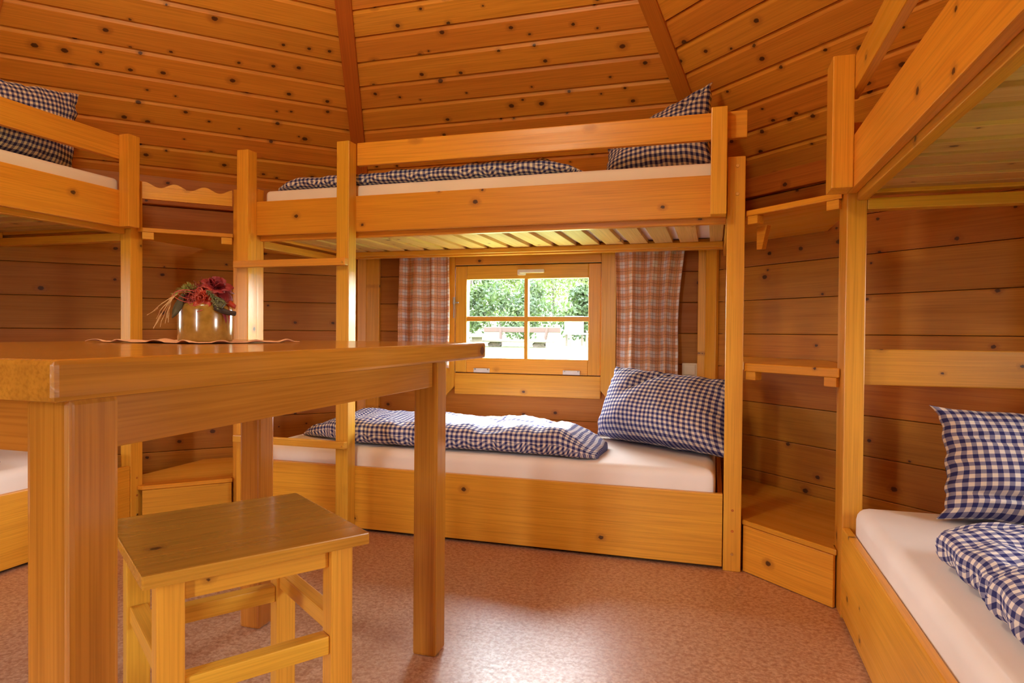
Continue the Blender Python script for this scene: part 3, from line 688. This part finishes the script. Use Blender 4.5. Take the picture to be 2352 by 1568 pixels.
def hM(f): return min(1, (f/0.16)**0.7)*(1 if f < 0.90 else max(0.25, 1-(f-0.90)*7.5)) if f > 0 else 0.04
duvet(FM, -0.93, 0.525, 0.05, 0.56, 0.3535, 0.112, 'blue gingham duvet folded lengthwise on the lower berth under the window', 1, hM, lambda f: (0.18*max(0, 1-f/0.25), -0.16*max(0, (f-0.72)/0.28)))
duvet(FM, -0.94, 0.475, 0.045, 0.58, 1.4835, 0.075, 'blue gingham duvet folded flat on the upper berth of the window bunk', 2, lambda f: min(1, (f/0.08)**0.5+0.02)*(0.72+0.40*f)*(1 if f < 0.86 else max(0.12, 1-(f-0.86)*6.5)))
duvet(FR, -0.505, 0.85, 0.085, 0.66, 0.3535, 0.108, 'blue gingham duvet folded on the lower right-hand mattress, in front of its pillow', 3, lambda f: min(1, (f/0.05)**0.5+0.25)*(1 if f < 0.9 else max(0.2, 1-(f-0.9)*7)), lambda f: (0.0, 0))
duvet(FL, -0.85, 0.56, 0.10, 0.62, 0.3535, 0.11, 'blue gingham duvet on the lower berth of the left bunk, seen under the table edge', 4, lambda f: min(1, (f/0.08)**0.5+0.05)*(1 if f < 0.9 else max(0.2, 1-(f-0.9)*7)))

# ------------------------------------------------------------------ curtains, switch
def curtain(x0, x1, z0, z1, folds, label, seed, narrow=0.0):
    nx, nz = 120, 40; vs, uvs, fs = [], [], []; full = (x1-x0)*1.45
    for j in range(nz+1):
        f = j/nz; z = z1+(z0-z1)*f
        for i in range(nx+1):
            s = i/nx; amp = 0.017+0.015*f
            w = math.sin(s*folds*2*math.pi+seed+1.2*math.sin(s*5+seed)+0.35*f)
            y = 0.862-amp*w-0.010*noise.noise(Vector((s*5, f*2.5, seed)))
            xx = x0+(x1-x0)*s+0.006*math.cos(s*folds*2*math.pi+seed)+narrow*(-(s-0.3))*math.sin(min(1, f*1.3)*math.pi*0.62)*(x1-x0)
            vs.append((xx, y, z+0.004*math.sin(s*folds*2*math.pi+seed)*f)); uvs.append((s*full, z))
    for j in range(nz):
        for i in range(nx):
            a = j*(nx+1)+i; fs.append((a, a+1, a+nx+2, a+nx+1))
    o = mesh_obj('curtain', vs, fs, M_PLAID, None, None, True, uvs)
    md = o.modifiers.new('thickness', 'SOLIDIFY'); md.thickness = 0.002
    return tag(o, label, 'curtain', 'plaid curtains')
curtain(-0.722, -0.412, 0.655, 1.30, 3.4, 'terracotta plaid curtain hanging on the left of the window', 0.4, -0.02)
curtain(0.480, 0.822, 0.625, 1.30, 3.6, 'terracotta plaid curtain hanging between the window and the light switch', 2.1, 0.14)
sw = empty('light_switch', (0.848, 0.92, 0.64)); tag(sw, 'cream plastic light switch on the wall right of the curtain', 'switch')
pl0 = box('switch_plate', sw, (0.812, 0.906, 0.640), (0.886, 0.9195, 0.708), M_CREAM, 'x', 0.006); box('rocker', sw, (0.822, 0.900, 0.649), (0.876, 0.9055, 0.699), M_CREAM, 'x', 0.004)

# ------------------------------------------------------------------ table, cloth, pot
t = empty('table', (-0.03, -1.42, 0)); tag(t, 'sturdy pine table in front, with thick square legs and a glossy top', 'table')
for z0 in (0,):
    box('tabletop', t, (-0.62, -1.975, 0.777), (0.30, -0.60, 0.823), M_TABLE, 'y', 0.006)
for (x, y) in ((0.208, -1.937), (-0.336, -1.937), (0.208, -0.909), (-0.336, -0.914)):
    box('leg', t, (x, y, 0.0), (x+0.066, y+0.066, 0.7765), M_TABLE, 'z', 0.007)
box('apron', t, (0.238, -1.870, 0.711), (0.262, -0.910, 0.7765), M_TABLE, 'y', 0.002); box('apron', t, (-0.324, -1.870, 0.711), (-0.300, -0.915, 0.7765), M_TABLE, 'y', 0.002)
box('apron', t, (-0.269, -1.925, 0.711), (0.207, -1.901, 0.7765), M_TABLE, 'x', 0.002); box('apron', t, (-0.269, -0.880, 0.711), (0.207, -0.856, 0.7765), M_TABLE, 'x', 0.002)

vs, fs, uvs = [], [], []; n = 48
A, B, Cc, D = Vector((-0.475, -1.285)), Vector((-0.135, -1.292)), Vector((-0.085, -0.99)), Vector((-0.45, -0.975))
for s in (1, 0):
    for j in range(n+1):
        for i in range(n+1):
            u, v = i/n, j/n; p = A*(1-u)*(1-v)+B*u*(1-v)+Cc*u*v+D*(1-u)*v
            e = max(0, 1-min(u, 1-u, v, 1-v)*7)
            dp = Vector((p.x+0.27, p.y+1.12)).length; flat = min(1, max(0, (dp-0.075)*12))
            z = 0.8238+flat*(0.0016*(1+noise.noise(Vector((u*6, v*6, 1))))+e*0.0065*max(0, math.sin(u*23+2*noise.noise(Vector((u*5, v*5, 4))))*math.sin(v*19+1)))
            vs.append((p.x, p.y, z+0.0012*s))
m1 = (n+1)**2
for j in range(n):
    for i in range(n):
        a = j*(n+1)+i; fs.append((a, a+1, a+n+2, a+n+1)); fs.append((m1+a+n+1, m1+a+n+2, m1+a+1, m1+a))
for i in range(n):
    fs.append((i, m1+i, m1+i+1, i+1)); a = n*(n+1)+i; fs.append((a+1, m1+a+1, m1+a, a)); a = i*(n+1); fs.append((a+n+1, m1+a+n+1, m1+a, a)); a = a+n; fs.append((a, m1+a, m1+a+n+1, a+n+1))
tag(mesh_obj('table_mat', vs, fs, M_MAT, None, None, True), 'peach cloth mat with curling edges on the table', 'table mat')

PX, PY, PZ = -0.272, -1.12, 0.8252
prof = [(0.0, 0.0), (0.061, 0.0), (0.064, 0.004), (0.0645, 0.040), (0.0645, 0.080), (0.062, 0.090), (0.056, 0.096), (0.052, 0.096), (0.055, 0.088), (0.058, 0.070), (0.058, 0.012), (0.0, 0.010)]
sg = 48; vs, fs = [], []
for (r, z) in prof: vs += [(r*math.cos(2*math.pi*k/sg), r*math.sin(2*math.pi*k/sg), z) for k in range(sg)]
for i in range(len(prof)-1):
    for k in range(sg): fs.append((i*sg+k, i*sg+(k+1) % sg, (i+1)*sg+(k+1) % sg, (i+1)*sg+k))
tag(mesh_obj('pot', vs, fs, M_POT, None, Matrix.Translation((PX, PY, PZ)), True), 'round ochre glazed pot on the peach mat', 'pot')

# dried arrangement; local frame: right = camera right, so that left and right are as the photo has them
ex = Vector((0.83, 0.56, 0)).normalized(); ey = Vector((-ex.y, ex.x, 0)); AF = Matrix.Translation((PX, PY, PZ)) @ Matrix((ex, ey, Vector((0, 0, 1)))).transposed().to_4x4()
fa = empty('dried_flower_arrangement', (PX, PY, PZ+0.09)); tag(fa, 'dried arrangement with red rose, green sprigs and raffia, in the pot', 'flower arrangement')
# moss dome filling the pot
bm = bmesh.new(); bmesh.ops.create_icosphere(bm, subdivisions=4, radius=1)
for v in bm.verts:
    q = v.co.copy(); k = 1+0.16*noise.noise(q*5)+0.08*noise.noise(q*13); v.co = Vector((q.x*0.045*k, q.y*0.045*k, 0.098+max(-0.03, q.z*0.045*k)))
bm_obj('moss', bm, M_MOSS, fa, AF, True)
def petal(bm, c, d, upv, L, Wd, curl, th0):
    d = d.normalized(); s = d.cross(upv).normalized(); n_ = s.cross(d)
    g = []
    for j in range(7):
        f = j/6; row = []
        for i in range(7):
            e = i/3-1; wv = Wd*max(0.02, math.sin(math.pi*(0.10+0.90*f)))**0.8
            bend = f*f*curl
            p = c+d*(L*f*math.cos(bend))+n_*(L*f*math.sin(bend)-0.5*Wd*e*e)+s*(e*wv)
            p += n_*0.002*math.sin(9*e+7*f+th0)
            row.append(bm.verts.new(p))
        g.append(row)
    for j in range(6):
        for i in range(6): bm.faces.new((g[j][i], g[j][i+1], g[j+1][i+1], g[j+1][i]))
def bloom(nm, c, up_, sc_, mt, lab, rings, seed):
    rr = random.Random(seed); bm = bmesh.new(); up_ = Vector(up_).normalized(); e1 = up_.orthogonal().normalized(); e2 = up_.cross(e1); c = Vector(c)
    for (cnt, tilt, L, wd, curl) in rings:
        for k in range(cnt):
            a = 2*math.pi*(k+0.5*rr.random())/cnt+tilt*3; rad_ = e1*math.cos(a)+e2*math.sin(a); tl = tilt+rr.uniform(-0.12, 0.12)
            d = rad_*math.cos(tl)+up_*math.sin(tl); nn = (up_*math.cos(tl)-rad_*math.sin(tl))
            g = []
            for q in range(8):
                f = q/7; row = []
                for p in range(7):
                    e = p/3-1; w = wd*sc_*math.sin(math.pi*min(1, 0.16+0.72*f))**0.6; s_ = d.cross(nn).normalized()
                    pt = c+rad_*0.004*sc_+d*(L*sc_*f)+nn*(L*sc_*curl*f*f-0.35*w*(1-0.5*f)*(1-e*e)*-1)+s_*(e*w)+nn*0.0022*noise.noise(Vector((e*2+seed, f*3, k*1.7)))*2
                    row.append(bm.verts.new(pt))
                g.append(row)
            for q in range(7):
                for p in range(6): bm.faces.new((g[q][p], g[q][p+1], g[q+1][p+1], g[q+1][p]))
    o = bm_obj(nm, bm, mt, fa, AF, True); o['label'] = lab
    md = o.modifiers.new('thickness', 'SOLIDIFY'); md.thickness = 0.0008
bloom('rose', (0.027, -0.016, 0.132), (0.15, -0.45, 0.9), 1.0, M_ROSE, 'dark red rose', ((3, 1.35, 0.026, 0.011, 0.25), (5, 1.0, 0.031, 0.015, 0.1), (6, 0.55, 0.036, 0.018, -0.25), (7, 0.1, 0.040, 0.020, -0.45), (6, -0.3, 0.038, 0.019, -0.4)), 3)
bloom('bow', (0.0, -0.046, 0.108), (-0.1, -0.9, 0.35), 0.62, M_RIBBON, 'orange-red ribbon bow', ((4, 0.9, 0.030, 0.014, 0.2), (6, 0.35, 0.044, 0.016, -0.2), (5, 0.05, 0.050, 0.017, -0.3)), 8)
bloom('bow', (-0.028, -0.03, 0.118), (-0.3, -0.7, 0.6), 0.5, M_MOSS, 'dark red gauze', ((5, 0.7, 0.034, 0.013, 0.1), (7, 0.1, 0.05, 0.017, -0.3)), 11)
bm = bmesh.new()
for k in range(110):
    rr = random.Random(400+k); a = rr.uniform(-2.9, 0.2); b_0 = rr.uniform(0.15, 1.4); p = Vector((0.05*math.cos(a)*math.cos(b_0), 0.052*math.sin(a)*math.cos(b_0), 0.098+0.046*math.sin(b_0)))
    d = Vector((rr.gauss(0, 1), rr.gauss(0, 1), rr.gauss(0, 0.7))).normalized(); e = p*1.0+d*0.022; tube_mesh(bm, [p, (p+e)/2+Vector((0, -0.004, 0.006)), e], 0.0007, 4, 0.6)
o = bm_obj('red_fibre', bm, M_ROSE, fa, AF); o['kind'] = 'stuff'
# ribbon tails on the right
for (p0, p1, p2) in (((0.04, -0.03, 0.112), (0.055, -0.035, 0.10), (0.074, -0.03, 0.088)), ((0.03, -0.04, 0.11), (0.05, -0.05, 0.075), (0.055, -0.052, 0.05)), ((0.045, -0.02, 0.12), (0.062, -0.03, 0.075), (0.060, -0.04, 0.045))):
    bm = bmesh.new(); prev = None
    for j in range(9):
        f = j/8; p = Vector(p0)*(1-f)**2+Vector(p1)*2*f*(1-f)+Vector(p2)*f*f; w = 0.0045+0.0025*math.sin(f*3)
        a, b = bm.verts.new(p+Vector((0.2*w, 0.3*w, w))), bm.verts.new(p-Vector((0.2*w, 0.3*w, w)))
        if prev: bm.faces.new((prev[0], a, b, prev[1]))
        prev = (a, b)
    o = bm_obj('ribbon_tail', bm, R.choice((M_ROSE, M_RIBBON)), fa, AF, True); md = o.modifiers.new('thickness', 'SOLIDIFY'); md.thickness = 0.0008
# green sprigs
def sprig(stem, mat, seed, nlen):
    rr = random.Random(seed); bm = bmesh.new(); st = [Vector(p) for p in stem]; pts = []
    for j in range(13):
        f = j/12; pts.append(st[0]*(1-f)**2+st[1]*2*f*(1-f)+st[2]*f*f)
    tube_mesh(bm, pts, 0.0012, 5)
    for j in range(1, 13):
        for q in range(7):
            d = (pts[j]-pts[j-1]).normalized(); s = d.orthogonal().normalized(); s.rotate(Matrix.Rotation(rr.random()*6.28, 3, d))
            e = pts[j]+(s+d*0.9).normalized()*nlen*(0.6+0.5*rr.random()); tube_mesh(bm, [pts[j], (pts[j]+e)/2+s*0.001, e], 0.0011, 4, 0.4)
    return bm_obj('sprig', bm, mat, fa, AF)
sprig(((-0.012, -0.03, 0.125), (-0.03, -0.035, 0.15), (-0.062, -0.03, 0.118)), M_SPRIG, 1, 0.014)['label'] = 'yellow-green sprig'
sprig(((-0.03, -0.03, 0.13), (-0.04, -0.03, 0.145), (-0.035, -0.04, 0.125)), M_SPRIG, 2, 0.013)
sprig(((0.008, -0.05, 0.128), (0.022, -0.06, 0.115), (0.034, -0.062, 0.085)), M_SPRIG2, 3, 0.012)['label'] = 'grey-green sprig'
sprig(((0.02, -0.05, 0.12), (0.03, -0.06, 0.105), (0.05, -0.06, 0.095)), M_SPRIG2, 4, 0.011)
# raffia strands hanging on the left
for k in range(9):
    rr = random.Random(50+k); bm = bmesh.new(); x1 = -0.078-0.035*rr.random(); z1 = 0.03+0.03*rr.random()
    pts = [Vector((-0.058, -0.03, 0.118))*(1-f)**2+Vector((-0.075, -0.04, 0.11))*2*f*(1-f)+Vector((x1-0.012*(k % 3 == 0), -0.045+0.02*rr.random(), z1+0.018*(k % 3 == 0)))*f*f for f in [j/10 for j in range(11)]]
    pts = [p+Vector((0.002*noise.noise(p*70+Vector((k, 0, 0))), 0.002*noise.noise(p*60), 0)) for p in pts]
    tube_mesh(bm, pts, 0.0011, 5, 0.7); bm_obj('raffia_strand', bm, M_RAFFIA, fa, AF)
# thin looped threads
for k in range(7):
    rr = random.Random(80+k); bm = bmesh.new(); a = Vector((rr.uniform(-0.045, 0.02), -0.055, rr.uniform(0.095, 0.125))); L = rr.uniform(0.018, 0.04); tw = rr.uniform(0, 3.1); sq = rr.uniform(0.3, 0.7); en = rr.randint(9, 17)
    pts = []
    for j in range(en):
        q = tw+5.6*j/16; x_, z_ = L*math.cos(q), L*sq*math.sin(q); pts.append(a+Vector((x_*math.cos(tw)-z_*math.sin(tw), -0.010*math.sin(q*1.7+tw)-0.004, x_*math.sin(tw)*0.7+z_*math.cos(tw))))
    tube_mesh(bm, pts, 0.0009, 5); bm_obj('thread', bm, M_THREAD, fa, AF)
# hanging leaf left, bark piece right, collar of fuzzy fibre round the rim
bm = bmesh.new(); petal(bm, Vector((-0.045, -0.045, 0.118)), Vector((-0.28, -0.2, -0.9)), Vector((0, -1, 0.2)), 0.068, 0.010, 0.2, 0); o = bm_obj('leaf', bm, M_LEAF, fa, AF, True); md = o.modifiers.new('thickness', 'SOLIDIFY'); md.thickness = 0.001
bm = bmesh.new(); petal(bm, Vector((0.03, -0.058, 0.11)), Vector((0.45, -0.2, -0.8)), Vector((0, -1, 0.2)), 0.035, 0.016, 0.3, 0); o = bm_obj('leaf', bm, M_LEAF, fa, AF, True); md = o.modifiers.new('thickness', 'SOLIDIFY'); md.thickness = 0.001
bm = bmesh.new(); tube_mesh(bm, [(0.030, -0.058, 0.085), (0.045, -0.062, 0.078), (0.060, -0.058, 0.073), (0.075, -0.05, 0.071)], 0.0075, 8, 0.8); bm_obj('bark_piece', bm, M_BARK, fa, AF)
bm = bmesh.new()
for k in range(150):
    rr = random.Random(200+k); a = rr.uniform(0, 6.28); r0 = 0.052; p = Vector((r0*math.cos(a), r0*math.sin(a), 0.098)); e = p+Vector((math.cos(a)*0.012*rr.random(), math.sin(a)*0.012*rr.random(), rr.uniform(-0.012, 0.02))); tube_mesh(bm, [p, (p+e)/2+Vector((0, 0, 0.004)), e], 0.0009, 4, 0.5)
o = bm_obj('fibre_collar', bm, M_THREAD, fa, AF); o['kind'] = 'stuff'

# ------------------------------------------------------------------ stool
SA = math.atan2(0.333, 0.232); SF = Matrix.Translation((0.019, -1.361, 0)) @ Matrix.Rotation(SA, 4, 'Z')
st = empty('stool', (0.019, -1.361, 0), SA); tag(st, 'square pine stool with stretchers, pushed half under the table', 'stool')
bx = lambda n, lo, hi, g, mat=M_FURN, b=0.003: box(n, st, lo, hi, mat, g, b, SF)
bx('seat', (-0.203, -0.205, 0.426), (0.203, 0.205, 0.450), 'x', M_SEAT, 0.003)
for sx in (-1, 1):
    for sy in (-1, 1):
        x, y = sx*0.155, sy*0.160; bx('leg', (x-0.0225, y-0.0225, 0.0), (x+0.0225, y+0.0225, 0.4255), 'z', M_CLEAR)
for sy in (-1, 1):
    bx('apron', (-0.132, sy*0.160-0.010, 0.384), (0.132, sy*0.160+0.010, 0.4255), 'x', M_CLEAR); bx('stretcher', (-0.132, sy*0.160-0.0165, 0.212), (0.132, sy*0.160+0.0165, 0.249), 'x', M_CLEAR)
for sx in (-1, 1):
    bx('apron', (sx*0.155-0.010, -0.137, 0.384), (sx*0.155+0.010, 0.137, 0.4255), 'y', M_CLEAR); bx('stretcher', (sx*0.155-0.0165, -0.137, 0.245), (sx*0.155+0.0165, 0.137, 0.280), 'y', M_CLEAR)

# ------------------------------------------------------------------ the lamp under the roof point, above the picture
LP = Vector((-0.05, -1.75, 2.32))
pl_ = empty('pendant_lamp', (LP.x, LP.y, 2.1)); tag(pl_, 'frosted globe pendant lamp hanging from the roof above the table', 'lamp')
me_, nt_, b_ = newmat('lit_frosted_globe'); b_.inputs['Base Color'].default_value = (0.9, 0.85, 0.75, 1)
b_.inputs['Emission Color'].default_value = (1.0, 0.88, 0.60, 1); b_.inputs['Emission Strength'].default_value = 82.0
bm = bmesh.new(); bmesh.ops.create_uvsphere(bm, u_segments=24, v_segments=14, radius=0.14); bm_obj('globe', bm, me_, pl_, Matrix.Translation(LP), True)
bm = bmesh.new(); tube_mesh(bm, [LP+Vector((0, 0, 0.13)), LP+Vector((0, 0.12, 0.55)), Vector((LP.x+0.02, -1.56, 3.45))], 0.006, 6); bm_obj('cord', bm, M_DARK, pl_)
bm = bmesh.new(); bmesh.ops.create_cone(bm, cap_ends=True, segments=16, radius1=0.05, radius2=0.03, depth=0.06); bm_obj('lamp_holder', bm, M_STEEL, pl_, Matrix.Translation(LP+Vector((0, 0, 0.16))))

# ------------------------------------------------------------------ outside
def ground(x, y): return -0.35+max(0.0, y-1.2)*0.060
vs, fs = [], []; nx, ny = 24, 30
for j in range(ny+1):
    for i in range(nx+1):
        x = -40+80*i/nx; y = -40+100*j/ny; vs.append((x, y, ground(x, y) if y > 1.2 else -0.35))
for j in range(ny):
    for i in range(nx): a = j*(nx+1)+i; fs.append((a, a+1, a+nx+2, a+nx+1))
lw = structure(mesh_obj('lawn_ground', vs, fs, M_LAWN))
def ray(px, py):
    return (fw+r2*((px-1176)/F_PX)-u2*((py-784)/F_PX))
def at_y(px, py, y):
    d = ray(px, py); k = (y-CAM.y)/d.y; return CAM+d*k
YB = 15.0
def log(name, par, p0, p1, r, mat, seed):
    bm = bmesh.new(); n = 9; pts = []
    for i in range(n+1):
        f = i/n; p = Vector(p0)*(1-f)+Vector(p1)*f; pts.append(p+Vector((0, 0, 0.25*r*noise.noise(Vector((f*6, seed, 0))))))
    tube_mesh(bm, pts, r, 8, 0.95); return bm_obj(name, bm, mat, par)
b0 = at_y(1112, 757, YB); b1 = at_y(1288, 755, YB); gz = ground(0, YB)
bn = empty('log_bench', ((b0.x+b1.x)/2, YB, gz)); tag(bn, 'rustic log bench with a thick backrest plank, out on the lawn', 'bench')
bt = box('backrest', bn, (b0.x, YB-0.05, b0.z-0.07), (b1.x, YB+0.05, b0.z+0.08), M_BENCH, 'x', 0.02)
sz = at_y(1200, 781, YB).z
box('seat_plank', bn, (b0.x-0.15, YB-0.75, sz-0.05), (b1.x-0.1, YB-0.2, sz+0.02), M_BENCHTOP, 'x', 0.02)
for px in (1151, 1250):
    q = at_y(px, 770, YB).x; log('bench_post', bn, (q, YB-0.05, gz), (q+(0.1 if px > 1200 else 0), YB-0.02, b0.z+0.06), 0.05, M_BENCH, px)
    log('bench_foot', bn, (q-0.15, YB-0.45, gz-0.05), (q+0.1, YB-0.45, sz-0.05), 0.14, M_BENCHTOP, px+1)
t0 = at_y(1079, 770, YB-1.4); t1 = at_y(1150, 772, YB-1.4)
tb = empty('log_table', (t0.x, YB-1.4, ground(0, YB-1.4))); tag(tb, 'low pale split-log table beside the log bench on the lawn', 'table')
box('top_plank', tb, (t0.x-0.8, YB-1.7, t0.z-0.05), (t1.x-0.35, YB-1.1, t0.z+0.05), M_BENCHTOP, 'x', 0.02)
for dx in (-0.55, 0.2): log('table_foot', tb, (t0.x+dx, YB-1.4, ground(0, YB-1.4)-0.05), (t0.x+dx, YB-1.4, t0.z-0.045), 0.15, M_BENCHTOP, dx)
c0 = at_y(1324, 782, YB)
ch = empty('garden_chair', (c0.x, YB, gz)); tag(ch, 'white garden chair with dark legs, right of the log bench', 'chair')
m4 = Matrix.Translation((c0.x, YB, gz)) @ Matrix.Rotation(0.5, 4, 'Z')
box('seat', ch, (-0.26, -0.25, 0.32), (0.26, 0.25, 0.36), M_WHITE, 'x', 0.01, m4); box('backrest', ch, (-0.26, 0.2, 0.36), (0.26, 0.25, 0.82), M_WHITE, 'x', 0.01, m4 @ Matrix.Rotation(-0.0, 4, 'X'))
for sx in (-1, 1):
    for sy in (-1, 1): box('leg', ch, (sx*0.22-0.025, sy*0.2-0.025, -0.02), (sx*0.22+0.025, sy*0.2+0.025, 0.32), M_BARK, 'z', 0.004, m4)
def tree(x, y, h, rad, seed, mat, label, conif=False):
    rr = random.Random(seed); g = ground(x, y); t = empty('tree', (x, y, g)); tag(t, label, 'tree', 'trees beyond the lawn')
    log('trunk', t, (x, y, g-0.1), (x+0.15*rr.uniform(-1, 1), y, g+h*0.8), rad*0.055, M_TRUNK, seed)
    vs, fs = [], []
    lobes = [(Vector((rr.uniform(-0.6, 0.6)*rad, rr.uniform(-0.6, 0.6)*rad, h*(0.22+0.72*k/11))), rad*rr.uniform(0.35, 0.62)*(1.15-0.6*k/11)) for k in range(12)]
    for c, r in lobes:
        for q in range(300):
            d = Vector((rr.gauss(0, 1), rr.gauss(0, 1), rr.gauss(0, 1))).normalized()*r*rr.uniform(0.5, 1.05); p = c+d+Vector((x, y, g))
            a = Vector((rr.gauss(0, 1), rr.gauss(0, 1), rr.gauss(0, 1))).normalized(); b = a.orthogonal().normalized(); s = rr.uniform(0.045, 0.085)
            i = len(vs); vs += [p-a*s, p+b*s*0.55, p+a*s, p-b*s*0.55]; fs.append((i, i+1, i+2, i+3))
    o = mesh_obj('foliage', vs, fs, mat, t); o['kind'] = 'stuff'
tags = ['leafy pale green tree behind the log bench', 'darker bushy tree at the left of the window view', 'tall thin tree seen through the right-hand panes', 'yellow-green tree at the right edge of the window view', 'broad tree behind the middle of the window', 'bushy tree between the glazing bars, far back', 'young tree far back at the right of the window view', 'dense bush low behind the log bench', 'low bush behind the white garden chair', 'low bush at the left of the log bench']
for k, (px, y, h, rad, mt) in enumerate(((1150, 23, 4.1, 1.05, M_FOL1), (1082, 21, 3.4, 1.15, M_FOL2), (1228, 22, 5.0, 0.95, M_FOL1), (1340, 21, 4.1, 1.1, M_FOL1), (1190, 32, 6.0, 1.5, M_FOL2), (1272, 27, 5.0, 1.2, M_FOL1), (1306, 34, 6.2, 1.4, M_FOL1), (1205, 17.6, 1.75, 1.15, M_FOL2), (1345, 17.0, 1.6, 0.9, M_FOL2), (1075, 17.2, 1.6, 0.9, M_FOL2))):
    p = at_y(px, 770, y); tree(p.x, y, h, rad, 300+k, mt, tags[k])
